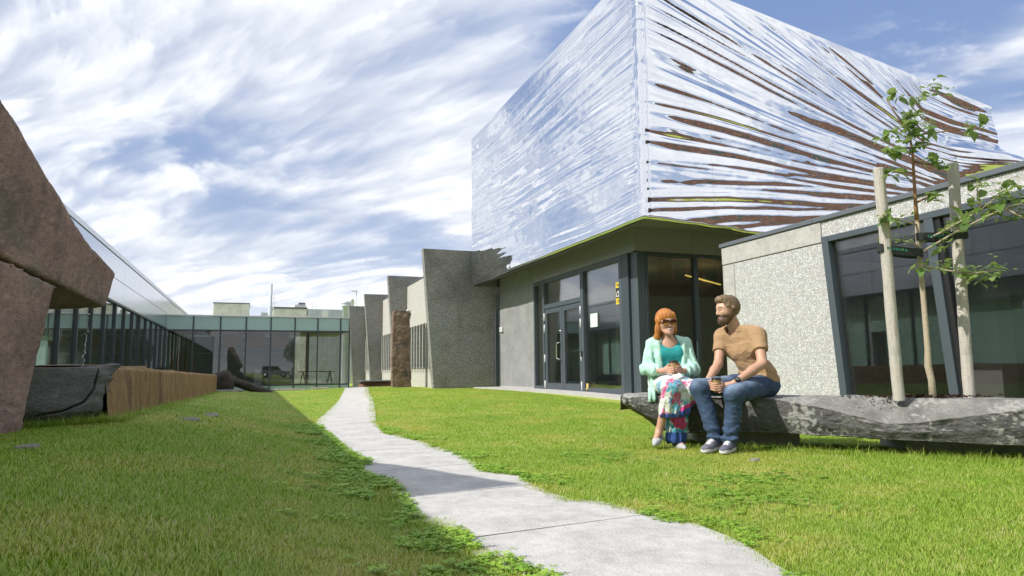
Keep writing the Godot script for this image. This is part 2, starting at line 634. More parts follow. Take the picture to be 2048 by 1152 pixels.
func _ready() -> void:
	rng.seed = 20160
	# ---- camera, sky, sun, exposure
	var cam := Camera3D.new()
	cam.name = "camera"
	var yaw := deg_to_rad(20.62)
	var pitch := deg_to_rad(6.88)
	var roll := deg_to_rad(-0.6)
	var f := Vector3(sin(yaw) * cos(pitch), sin(pitch), -cos(yaw) * cos(pitch))
	var r := f.cross(Vector3.UP).normalized()
	var u := r.cross(f)
	var r2 := r * cos(roll) + u * sin(roll)
	cam.transform = Transform3D(Basis(r2, r2.cross(f), -f), Vector3(0, 0.7, 0))
	cam.fov = 45.757
	cam.near = 0.05
	cam.far = 900.0
	add_child(cam)
	cam.current = true
	var env := Environment.new()
	env.background_mode = Environment.BG_SKY
	env.sky = Sky.new()
	env.sky.sky_material = make_sky()
	env.background_energy_multiplier = 1.62
	env.tonemap_mode = Environment.TONE_MAPPER_LINEAR
	env.tonemap_exposure = 1.12
	env.sdfgi_enabled = true
	env.ssao_enabled = true
	env.ssil_enabled = true
	var we := WorldEnvironment.new()
	we.name = "world_environment"
	we.environment = env
	add_child(we)
	var sun := DirectionalLight3D.new()
	sun.name = "sun"
	sun.light_energy = 1.45
	sun.light_angular_distance = 0.5
	sun.light_color = Color(1.0, 0.98, 0.94)
	sun.shadow_enabled = true
	add_child(sun)
	sun.look_at_from_position(Vector3.ZERO, Vector3(1.0, -0.92, -0.03), Vector3.UP)

	for n in [[n_rough, 1.3, 4], [n_fine, 7.0, 4], [n_wide, 0.35, 3], [n_ridge, 1.0, 4]]:
		n[0].noise_type = FastNoiseLite.TYPE_SIMPLEX_SMOOTH
		n[0].frequency = n[1]
		n[0].fractal_octaves = n[2]
	n_s1 = noise(FastNoiseLite.TYPE_SIMPLEX_SMOOTH, 1.0, 2, 301)
	n_s2 = noise(FastNoiseLite.TYPE_SIMPLEX_SMOOTH, 1.0, 2, 302)
	n_ridge.fractal_type = FastNoiseLite.FRACTAL_RIDGED
	make_materials()
	ground_and_path()
	steel_gallery()
	pebble_wing()
	fin_gallery()
	glass_link()
	glass_wing()
	beyond()
	stones()
	bench_and_tree()
	people()
	lawn()

# thin cirrus and altocumulus drifting over a summer sky
func make_sky() -> PanoramaSkyMaterial:
	var W := 4096
	var H := 2048
	var SS := FastNoiseLite.TYPE_SIMPLEX_SMOOTH
	var n_sheet := noise(SS, 0.42, 5, 17)
	var n_wisp := noise(SS, 1.0, 7, 23)
	n_wisp.fractal_gain = 0.62
	var n_bend := noise(SS, 0.45, 2, 29)
	var n_area := noise(SS, 0.20, 2, 83)
	var n_puff := noise(SS, 3.6, 5, 63)
	var zen := Vector3(0.098, 0.162, 0.325)
	var low := Vector3(0.40, 0.46, 0.54)
	var d := PackedByteArray()
	var ground := Color(low.x * 0.7, low.y * 0.7, low.z * 0.7).linear_to_srgb()
	var row := PackedByteArray()
	for x in W:
		row.append_array(PackedByteArray([int(ground.r * 255), int(ground.g * 255), int(ground.b * 255)]))
	var upper := PackedByteArray()
	upper.resize(W * H / 2 * 3)
	for y in range(0, H / 2, 2):
		var x := 0
		while x < W:
			# sampled twice as finely towards the courtyard's far end
			var deg := fmod((x + 1.0) / W * 360.0 + 180.0, 360.0) - 180.0
			var near := y > H * 0.12 and deg > -26.0 and deg < 68.0
			var step := 1 if near else 2
			for dy in range(0, 2, step):
				for dx in range(0, 2, step):
					var el := (0.5 - (y + dy + 0.5 * step) / H) * PI
					var az := (x + dx + 0.5 * step) / W * TAU
					var sy := sin(el)
					var cy := cos(el)
					var k := 1.0 / (sy + 0.13)
					var px := sin(az) * cy * k
					var pz := -cos(az) * cy * k
					var c := low.lerp(zen, 1.0 - pow(1.0 - sy, 4.0))
					var bend := n_bend.get_noise_2d(px, pz)
					var a := -px * 0.64 - pz * 0.77
					var b := px * 0.77 - pz * 0.64
					var sheet := n_sheet.get_noise_2d(a * 0.7 + bend * 0.5, b * 1.3)
					var wisp := n_wisp.get_noise_2d(a * 0.42 + bend * 0.7, b * 1.25 + bend * 0.5)
					var puff := n_puff.get_noise_2d(a * 0.7 + wisp * 0.35, b * 1.5)
					var area := n_area.get_noise_2d(px, pz) + clampf(-px * 0.09, -0.22, 0.14)
					var thick := smoothstep(-0.34, 0.42, sheet + 0.75 * area + 0.18 + 0.38 * wisp + 0.12 * puff)
					var thin := smoothstep(-0.10, 0.42, wisp + 0.28 * puff + 0.25 * sheet)
					var cover := clampf(thick * (0.86 + 0.24 * puff + 0.20 * wisp) + thin * 0.62 * (1.0 - thick), 0.0, 1.0)
					cover = clampf(cover + 0.45 * smoothstep(0.22, 0.0, sy), 0.0, 0.97)
					var v := c.lerp(Vector3(0.605, 0.617, 0.636) * (0.96 + 0.12 * wisp + 0.10 * puff), cover)
					var q := Color(v.x, v.y, v.z).linear_to_srgb()
					var r8 := int(q.r * 255.0 + 0.5)
					var g8 := int(q.g * 255.0 + 0.5)
					var b8 := int(q.b * 255.0 + 0.5)
					for ey in step:
						for ex in step:
							var i := ((y + dy + ey) * W + x + dx + ex) * 3
							upper[i] = r8
							upper[i + 1] = g8
							upper[i + 2] = b8
			x += 2
	d.append_array(upper)
	for y in H / 2:
		d.append_array(row)
	var im := Image.create_from_data(W, H, false, Image.FORMAT_RGB8, d)
	var m := PanoramaSkyMaterial.new()
	m.panorama = ImageTexture.create_from_image(im)
	return m

func ground_and_path() -> void:
	var xs := []
	var zs := []
	var v := -400.0
	while v < 401.0:
		xs.append(v)
		v += 0.08 if v > 0.4 and v < 2.3 else (0.25 if v > -7.0 and v < 9.0 else (2.0 if absf(v) < 60.0 else 40.0))
	v = -400.0
	while v < 401.0:
		zs.append(v)
		v += 0.25 if v > -14.0 and v < 2.0 else (0.75 if v > -44.0 and v < 6.0 else (2.0 if absf(v) < 60.0 else 40.0))
	var st := smooth()
	for i in xs.size() - 1:
		for j in zs.size() - 1:
			var p := []
			for c in [[0, 1], [1, 1], [1, 0], [0, 0]]:
				var x: float = xs[i + c[0]]
				var z: float = zs[j + c[1]]
				var h := gh(x, z) - 0.012
				if x > edge_at(PATH_L, z) - 0.10 and x < edge_at(PATH_R, z) + 0.10:
					h -= 0.03
				p.append(Vector3(x, h, z))
			quad(st, p[0], p[1], p[2], p[3])
	var turf := paint(512, [noise(FastNoiseLite.TYPE_SIMPLEX_SMOOTH, 0.2, 3, 51), noise(FastNoiseLite.TYPE_SIMPLEX_SMOOTH, 0.02, 4, 52), noise(FastNoiseLite.TYPE_SIMPLEX_SMOOTH, 0.06, 3, 53)], func(a, b, c):
		var col := Color(0.25, 0.38, 0.045).lerp(Color(0.42, 0.42, 0.085), smoothstep(0.35, 0.75, b) * 0.75 + 0.25 * c)
		return col * (0.65 + 0.7 * a))
	M.turf = textured(turf, Vector3.ONE * 0.5, 1.0, T.h_grain, 1.5)
	structure(obj("ground", st, M.turf), "lawn soil and turf of the courtyard reaching out to the horizon")

	# the concrete path: cast bays with open joints between them
	var path := Node3D.new()
	path.name = "path"
	add_child(path)
	structure(path, "pale winding concrete path crossing the lawn")
	var cuts := [1.5, -0.6, -1.75, -2.9, -3.93, -5.0, -6.3, -7.9, -9.7, -12.0, -14.6, -17.5, -21.0, -25.0, -30.0, -35.0, -40.2]
	for i in cuts.size() - 1:
		var sl := flat()
		sl.set_smooth_group(-1)
		var z0: float = cuts[i] - 0.006
		var z1: float = cuts[i + 1] + 0.006
		var steps := maxi(4, int((z0 - z1) / 0.12))
		steps = mini(steps, 24)
		var tilt := rng.randf_range(-0.004, 0.004)
		for k in steps:
			var za := lerpf(z0, z1, float(k) / steps)
			var zb := lerpf(z0, z1, float(k + 1) / steps)
			var sk := [-0.10, -0.10]
			var la := edge_at(PATH_L, za) - 0.035
			var lb := edge_at(PATH_L, zb) - 0.035
			var ra := edge_at(PATH_R, za) + 0.035
			var rb := edge_at(PATH_R, zb) + 0.035
			# joints run a little askew across the path
			var ska := 0.13
			var rows := 4
			for q in rows:
				var t0 := float(q) / rows
				var t1 := float(q + 1) / rows
				var p := []
				for e in [[la, ra, za, t0], [la, ra, za, t1], [lb, rb, zb, t1], [lb, rb, zb, t0]]:
					var x := lerpf(e[0], e[1], e[3])
					p.append(Vector3(x, gh(x, e[2]) + 0.004 + tilt * (e[3] - 0.5), e[2] + ska * (0.5 - e[3])))
				quad(sl, p[0], p[1], p[2], p[3])
				if k == 0:
					quad(sl, p[0] + Vector3(0, -0.07, 0), p[1] + Vector3(0, -0.07, 0), p[1], p[0])
				if k == steps - 1:
					quad(sl, p[2] + Vector3(0, -0.07, 0), p[3] + Vector3(0, -0.07, 0), p[3], p[2])
				if q == 0:
					quad(sl, p[3] + Vector3(0, -0.07, 0), p[0] + Vector3(0, -0.07, 0), p[0], p[3])
				if q == rows - 1:
					quad(sl, p[1] + Vector3(0, -0.07, 0), p[2] + Vector3(0, -0.07, 0), p[2], p[1])
		obj("slab", sl, M.path, path)
	# pale paving in front of the doors
	var pave := Node3D.new()
	pave.name = "entrance_pavement"
	add_child(pave)
	structure(pave, "narrow pale concrete apron in front of the glass doors")
	for i in 5:
		var z0 := -21.3 + i * 2.1
		var stp := flat()
		var p := []
		for e in [[6.72 + 0.08 * i, z0 + 2.09], [7.66, z0 + 2.09], [7.66, z0], [6.64 + 0.08 * i, z0]]:
			p.append(Vector3(e[0], gh(e[0], e[1]) - 0.05, e[1]))
		for e in 4:
			p.append(p[e] + Vector3(0, 0.085, 0))
		hexa(stp, p)
		obj("paving_slab", stp, M.path, pave)

func outside_path(x: float, z: float, gap := 0.0) -> bool:
	return x < edge_at(PATH_L, z) - gap or x > edge_at(PATH_R, z) + gap

func on_lawn(x: float, z: float) -> bool:
	if z < -39.0 or x < -4.2 or x > 6.75 - 0.35 * sm(-20.0, -12.0, z) + 0.9 * sm(-11.0, -9.0, z):
		return false
	if z < -21.7 and x > 5.3:
		return false
	if z < -6.4 and z > -23.6 and x < -1.05:
		return false
	if z < -5.95 and x < -0.96 - (z + 6.1) * 1.05 * 0.0 and z > -7.0 and x > -1.6:
		return false
	return true

func lawn() -> void:
	var patch := noise(FastNoiseLite.TYPE_SIMPLEX_SMOOTH, 0.5, 3, 81)
	var patch2 := noise(FastNoiseLite.TYPE_SIMPLEX_SMOOTH, 1.6, 3, 82)
	var edge := noise(FastNoiseLite.TYPE_SIMPLEX_SMOOTH, 3.0, 2, 83)
	var gm := plain(1, 1, 1, 0.55)
	gm.vertex_color_use_as_albedo = true
	gm.backlight_enabled = true
	gm.backlight = Color(0.75, 0.8, 0.5)
	# three kinds of tuft; each blade is a bent, tapering strip
	var tufts := []
	for kind in 4:
		var st := flat()
		var blades := 26 if kind < 3 else 16
		for b in blades:
			var a := rng.randf() * TAU
			var rad := sqrt(rng.randf()) * 0.055
			var root := Vector3(cos(a) * rad, -0.012, sin(a) * rad)
			var hgt := rng.randf_range(0.010, 0.030) if kind < 3 else rng.randf_range(0.05, 0.13)
			var la := rng.randf() * TAU
			var lean := Vector3(cos(la), 0, sin(la)) * hgt * rng.randf_range(0.2, 1.0)
			var side := Vector3(-sin(la + rng.randf_range(-0.6, 0.6)), 0, cos(la)).normalized() * rng.randf_range(0.0009, 0.0017)
			var mid := root + Vector3(0, hgt * 0.62, 0) + lean * 0.35
			var tip := root + Vector3(0, hgt, 0) + lean
			var tone := rng.randf_range(0.75, 1.25)
			st.set_color(Color(tone, tone, tone))
			var face := side.cross(tip - root).normalized()
			st.set_normal((Vector3.UP * 0.8 + face * 0.45).normalized())
			quad(st, root - side, root + side, mid + side * 0.85, mid - side * 0.85)
			tri(st, mid - side * 0.85, mid + side * 0.85, tip)
		tufts.append(st.commit())
	var where := [[], [], [], []]
	var tint := [[], [], [], []]
	var cols := [Color(0.375, 0.51, 0.070), Color(0.275, 0.44, 0.055), Color(0.57, 0.54, 0.12), Color(0.62, 0.56, 0.25)]
	# rings of growing distance, thinner and larger tufts farther out
	for ring in [[1.3, 3.6, 1500.0, 1.0], [3.6, 6.0, 1000.0, 1.15], [6.0, 10.0, 480.0, 1.5], [10.0, 17.0, 190.0, 2.2], [17.0, 44.0, 60.0, 3.2]]:
		var half: float = ring[1] * 1.15 + 0.7
		var count := int((ring[1] - ring[0]) * half * 2.0 * ring[2])
		for i in count:
			var dist := sqrt(rng.randf_range(ring[0] * ring[0], ring[1] * ring[1]))
			var ang := rng.randf_range(-0.95, 0.85) + deg_to_rad(20.62)
			var x := sin(ang) * dist
			var z := -cos(ang) * dist
			if not on_lawn(x, z):
				continue
			var e := edge.get_noise_2d(x, z) * 0.05
			if not outside_path(x, z, 0.012 + e):
				continue
			var near := not outside_path(x, z, 0.16)
			var k := 0.5 + 0.5 * patch.get_noise_2d(x, z) + 0.35 * patch2.get_noise_2d(x, z)
			var dry := sm(0.42, 0.90, k + rng.randf_range(-0.2, 0.2))
			var c: Color = cols[0].lerp(cols[1], rng.randf()).lerp(cols[2], dry * 0.75)
			if rng.randf() < 0.06 + 0.16 * dry:
				c = cols[3]
			var kind := rng.randi() % 3
			var s: float = ring[3] * rng.randf_range(0.75, 1.25)
			var tall := rng.randf_range(0.75, 1.25) * (1.0 if ring[0] < 9.0 else 0.62 * sqrt(2.3 / ring[3]))
			if near and dist < 9.0 and rng.randf() < 0.5:
				tall *= 1.25
			if k < 0.42 and rng.randf() < 0.5:
				tall *= 1.3
			var bs := Basis(Vector3.UP, rng.randf() * TAU).scaled(Vector3(s, tall * minf(s, 1.5), s))
			where[kind].append(Transform3D(bs, Vector3(x, gh(x, z), z)))
			tint[kind].append(c)
	# long unmown grass under the bench edge and against the stones
	for i in 1500:
		var p: Vector3
		if i < 950:
			var t := rng.randf()
			var a := bench_front(t * 1.06 - 0.02)
			p = a - Vector3(-SOUTH.x, 0, -SOUTH.z) * rng.randf_range(-0.12, 0.22)
			if rng.randf() > 0.25 + 0.75 * t:
				continue
		elif i < 1250:
			var q := rng.randf()
			p = Vector3(-1.50 + q * 0.56, 0, -5.62 - q * 0.50 + rng.randf_range(-0.02, 0.10))
		else:
			var t := rng.randf()
			p = Vector3(-1.04 + rng.randf_range(0.0, 0.10), 0, -6.3 - t * t * 17.0)
		p.y = gh(p.x, p.z)
		var s := rng.randf_range(0.6, 1.15)
		where[3].append(Transform3D(Basis(Vector3.UP, rng.randf() * TAU).scaled(Vector3(s, s * rng.randf_range(0.35, 0.95), s)), p))
		tint[3].append(cols[0].lerp(cols[1], rng.randf()).lerp(cols[3], rng.randf() * 0.25))
	var names := ["short green lawn grass covering the courtyard", "short lawn grass with dry yellow blades", "short lawn grass mixed with dark green blades", "long unmown grass blades along the bench and stones"]
	for k in 4:
		scatter("lawn_grass" if k < 3 else "long_grass", tufts[k], gm, where[k], tint[k], names[k], "grass")
	# white clover creeping over the edges of the path
	var cl := flat()
	for l in 7:
		var a := rng.randf() * TAU
		var rad := rng.randf_range(0.0, 0.045)
		var hgt := rng.randf_range(0.025, 0.062)
		var top := Vector3(cos(a) * rad, hgt, sin(a) * rad)
		cl.set_color(Color(0.9, 0.9, 0.9))
		quad(cl, Vector3(top.x * 0.6 - 0.001, -0.01, top.z * 0.6), Vector3(top.x * 0.6 + 0.001, -0.01, top.z * 0.6), top + Vector3(0.001, 0, 0), top - Vector3(0.001, 0, 0))
		var tone := rng.randf_range(0.8, 1.25)
		cl.set_color(Color(tone, tone, tone))
		var tw := rng.randf() * TAU
		var tip := Vector3(rng.randf_range(-0.35, 0.35), 1, rng.randf_range(-0.35, 0.35)).normalized()
		var b3 := Basis(Quaternion(Vector3.UP, tip))
		for q in 3:
			var d := tw + q * TAU / 3
			var u := b3 * Vector3(cos(d), 0.12, sin(d))
			var w := b3 * Vector3(-sin(d), 0, cos(d))
			var R := rng.randf_range(0.010, 0.015)
			var m := [top, top + u * R * 0.7 + w * R * 0.62, top + u * R * 1.35 + w * R * 0.45, top + u * R * 1.3, top + u * R * 1.35 - w * R * 0.45, top + u * R * 0.7 - w * R * 0.62]
			for k in range(1, 5):
				tri(cl, m[0], m[k + 1], m[k])
	cl.generate_normals()
	var clover := cl.commit()
	var cw := []
	var ct := []
	for i in 22000:
		var dist := sqrt(rng.randf_range(1.69, 90.0))
		var z := -dist
		var left := rng.randf() < 0.62
		var off := absf(rng.randfn(0.0, 0.30 if left else 0.16))
		var x := edge_at(PATH_L, z) - off + 0.03 if left else edge_at(PATH_R, z) + off - 0.02
		var clump := patch2.get_noise_2d(x * 0.9 + 11.0, z * 0.9)
		if left:
			if clump < -0.25 + 0.2 * sm(2.0, 9.0, dist) + 0.45 * sm(0.1, 0.6, off) or rng.randf() < 0.45:
				continue
		elif clump < 0.10 or rng.randf() < 0.35:
			continue
		if off > 0.75 or rng.randf() > 0.8:
			continue
		var s := rng.randf_range(0.45, 0.9) * (1.0 if left else 0.8)
		cw.append(Transform3D(Basis(Vector3.UP, rng.randf() * TAU).scaled(Vector3(s, s * rng.randf_range(0.35, 0.85), s)), Vector3(x, gh(x, z), z)))
		ct.append(Color(0.25, 0.47, 0.045).lerp(Color(0.38, 0.56, 0.065), rng.randf()))
	# round clover mats out in the lawn
	for spot in [[3.1, -9.6, 1.1, 0.5], [3.6, -12.0, 1.4, 0.7], [2.6, -5.0, 0.5, 0.4], [2.5, -3.1, 0.5, 0.4], [3.0, -3.6, 0.6, 0.3]]:
		for i in 150:
			var x: float = spot[0] + rng.randfn(0.0, spot[2] * 0.45)
			var z: float = spot[1] + rng.randfn(0.0, spot[3] * 0.5)
			if not outside_path(x, z, 0.02) or not on_lawn(x, z):
				continue
			var s := rng.randf_range(0.5, 0.95)
			cw.append(Transform3D(Basis(Vector3.UP, rng.randf() * TAU).scaled(Vector3(s, s * 0.45, s)), Vector3(x, gh(x, z), z)))
			ct.append(Color(0.22, 0.42, 0.04).lerp(Color(0.32, 0.50, 0.055), rng.randf()))
	scatter("clover", clover, gm, cw, ct, "green clover leaves spilling over the edges of the concrete path", "clover")
	# daisies
	var spots := [Vector2(0.05, -8.18), Vector2(-0.02, -7.6), Vector2(-0.06, -7.25), Vector2(-0.24, -6.2), Vector2(0.12, -7.3), Vector2(0.03, -6.9), Vector2(0.28, -8.9)]
	for p in spots:
		var dz := thing("daisy", "tiny white daisy flowering in the shaded lawn", "flower", Vector3(p.x, gh(p.x, p.y), p.y), rng.randf() * TAU, "daisies in the lawn")
		var s1 := smooth()
		tube(s1, [Vector3(0, -0.01, 0), Vector3(0.004, 0.045, 0)], [0.0012, 0.001], 4)
		obj("stem", s1, plain(0.08, 0.16, 0.03), dz)
		var s2 := flat()
		for k in 12:
			var a := TAU * k / 12
			var u := Vector3(cos(a), 0.15, sin(a))
			var w := Vector3(-sin(a), 0, cos(a)) * 0.003
			var c := Vector3(0.004, 0.045, 0)
			quad(s2, c + u * 0.004 - w, c + u * 0.004 + w, c + u * 0.014 + w, c + u * 0.014 - w)
		obj("petals", s2, M.white, dz)
		var s3 := smooth()
		lathe(s3, Vector3(0.004, 0.044, 0), [Vector2(0, 0.006), Vector2(0.004, 0.004), Vector2(0.005, 0.0)], 8)
		obj("disc", s3, plain(0.6, 0.4, 0.03), dz)
	# a broad-leaved dock growing at the foot of the bench
	var dock := thing("dock_plant", "broad pale green dock leaves growing in front of the bench", "plant", Vector3(4.16, gh(4.16, -4.83), -4.83))
	for k in 6:
		var a := k * 1.05 + 0.3
		var L := rng.randf_range(0.09, 0.15)
		leaf_part("leaf", dock, Vector3.ZERO, Vector3(cos(a), 0.75, sin(a)).normalized(), L, L * 0.30, plain(0.16, 0.27, 0.05, 0.5), 0.35)

func leaf_part(called: String, parent: Node, at: Vector3, dir: Vector3, length: float, half: float, m: Material, droop := 0.2) -> MeshInstance3D:
	var st := smooth()
	var side := dir.cross(Vector3.UP).normalized()
	var up := side.cross(dir).normalized()
	var rows := []
	for k in 6:
		var t := k / 5.0
		var c := at + dir * length * t - Vector3.UP * droop * length * t * t
		var w := half * sin(PI * pow(t, 0.8)) + 0.0008
		rows.append([c - side * w + up * w * 0.35, c, c + side * w + up * w * 0.35])
	for k in 5:
		for j in 2:
			quad(st, rows[k][j], rows[k][j + 1], rows[k + 1][j + 1], rows[k + 1][j])
	return obj(called, st, m, parent)

func scatter(called: String, mesh: Mesh, m: Material, where: Array, tint: Array, label: String, category: String) -> void:
	var mm := MultiMesh.new()
	mm.transform_format = MultiMesh.TRANSFORM_3D
	mm.use_colors = true
	mm.mesh = mesh
	mm.instance_count = where.size()
	for i in where.size():
		mm.set_instance_transform(i, where[i])
		mm.set_instance_color(i, tint[i])
	var o := MultiMeshInstance3D.new()
	o.multimesh = mm
	o.material_override = m
	o.name = numbered(called)
	add_child(o)
	o.set_meta("kind", "stuff")
	tag(o, label, category)

# front foot line of the bench, t from its left tip to its right end
func bench_front(t: float) -> Vector3:
	var pts := [Vector2(0.95, 6.35), Vector2(1.26, 6.25), Vector2(1.86, 6.1), Vector2(2.32, 5.9), Vector2(3.04, 5.35), Vector2(3.71, 4.95), Vector2(4.7, 4.45)]
	var f := clampf(t, 0.0, 1.0) * (pts.size() - 1)
	var i := mini(int(f), pts.size() - 2)
	var p: Vector2 = pts[i].lerp(pts[i + 1], f - i)
	return site(p.x, 0.0, p.y)

# a point given by its distance to the right, its height and its distance along the courtyard view axis
func site(right: float, y: float, away: float) -> Vector3:
	return Vector3(0.93594, 0, 0.35217) * right + Vector3(0.35217, 0, -0.93594) * away + Vector3(0, y, 0)

# ---------------------------------------------------------------- buildings
# parts are written in site coordinates; this moves a thing's origin to its foot
func rebase(o: Node3D, foot: Vector3) -> void:
	for c in o.get_children():
		c.position -= foot
	o.position = foot

func bar(called: String, a: Vector3, b: Vector3, wide: Vector3, m: Material, parent: Node) -> MeshInstance3D:
	# a straight bar from a to b whose section is the box of half extents wide, ends square to the axes
	var st := flat()
	var lo := [a + Vector3(-wide.x, 0, wide.z), a + Vector3(wide.x, 0, wide.z), a + Vector3(wide.x, 0, -wide.z), a + Vector3(-wide.x, 0, -wide.z)]
	var hi := [b + Vector3(-wide.x, 0, wide.z), b + Vector3(wide.x, 0, wide.z), b + Vector3(wide.x, 0, -wide.z), b + Vector3(-wide.x, 0, -wide.z)]
	hexa(st, lo + hi)
	return obj(called, st, m, parent)

func steel_at(s: float, v: float, e: Vector3, en: Vector3, C: Vector3) -> Vector3:
	var R := 0.22
	var p: Vector3
	var n: Vector3
	if s <= -R:
		p = C + Vector3(0, 0, s)
		n = Vector3(-1, 0, 0)
	elif s >= R:
		p = C + e * s
		n = en
	else:
		var t := (s + R) / (2.0 * R)
		var A := C + Vector3(0, 0, -R)
		var B := C + e * R
		p = A * (1 - t) * (1 - t) + C * 2.0 * t * (1 - t) + B * t * t
		n = Vector3(-1, 0, 0).lerp(en, t).normalized()
	# folds lie level at the corner and gather like a fan at the far right
	var w := v
	var gather := 1.0
	if s > 0.0:
		gather = minf(15.0 / maxf(15.0 - s, 1.6), 3.2)
		w = 2.0 + (v - 2.0) * gather
	var drift := n_s2.get_noise_2d(s * 0.11, w * 0.5) * 0.16
	var a1 := n_s1.get_noise_2d((w + drift) * 1.5, s * 0.024 + 3.0)
	var a2 := exp(-pow(n_s1.get_noise_2d((w + drift * 0.6) * 1.15 + 20.0, s * 0.035) * 7.0 / gather, 2.0))
	var a3 := n_s1.get_noise_2d((w + drift) * 3.9, s * 0.11 + 50.0)
	var a4 := n_s1.get_noise_2d((w + drift) * 8.0, s * 0.22 + 80.0)
	var big := n_s2.get_noise_2d(w * 0.45, s * 0.07 + 40.0)
	var right := sm(-0.2, 0.2, s)
	var scale := lerpf(lerpf(0.46, 0.30, sm(0.0, -3.0, s)), 1.0, right)
	var d := (0.040 * a1 - 0.026 * a2 + 0.0078 * a3 + 0.0013 * a4 / gather) * scale / pow(gather, 0.8) + 0.035 * big * lerpf(0.4, 1.0, right)
	if s > 0.0:
		d += 0.16 * sm(5.0, 13.0, s) * n_s2.get_noise_2d(s * 0.16, w * 0.22 + 9.0) + 0.005 * n_s2.get_noise_2d(s * 0.7, w * 1.1 + 30.0) + 0.0020 * n_s2.get_noise_2d(s * 1.6, w * 2.6) + 0.0028 * n_s2.get_noise_2d(s * 0.55 + 60.0, w * 2.0)
		d += 0.75 * sm(11.5, 14.6, s) * exp(-pow((v - 3.1) / 0.55, 2.0))
	else:
		d += 0.005 * n_s2.get_noise_2d(s * 0.35, v * 0.95) + 0.0026 * n_s2.get_noise_2d(s * 0.45 + v * 0.5, v * 3.0) + 0.0011 * n_s2.get_noise_2d(s * 2.4 + v * 0.8, v * 3.2)
	# edges are held: the corner seam, the top and the rolled bottom lip
	d *= lerpf(0.35, 1.0, sm(0.0, 0.9 if s > 0.0 else 0.4, absf(s))) * sm(5.06, 4.7, v)
	if v < 0.05:
		d -= pow(1.0 - v / 0.05, 2.0) * 0.04
	var dip := 0.05 * n_wide.get_noise_2d(s * 0.9, 9.0) * sm(1.2, 0.0, v) * (1.0 if s > 0 else 0.4)
	return p + n * d + Vector3(0, 3.5 + v + dip, 0)

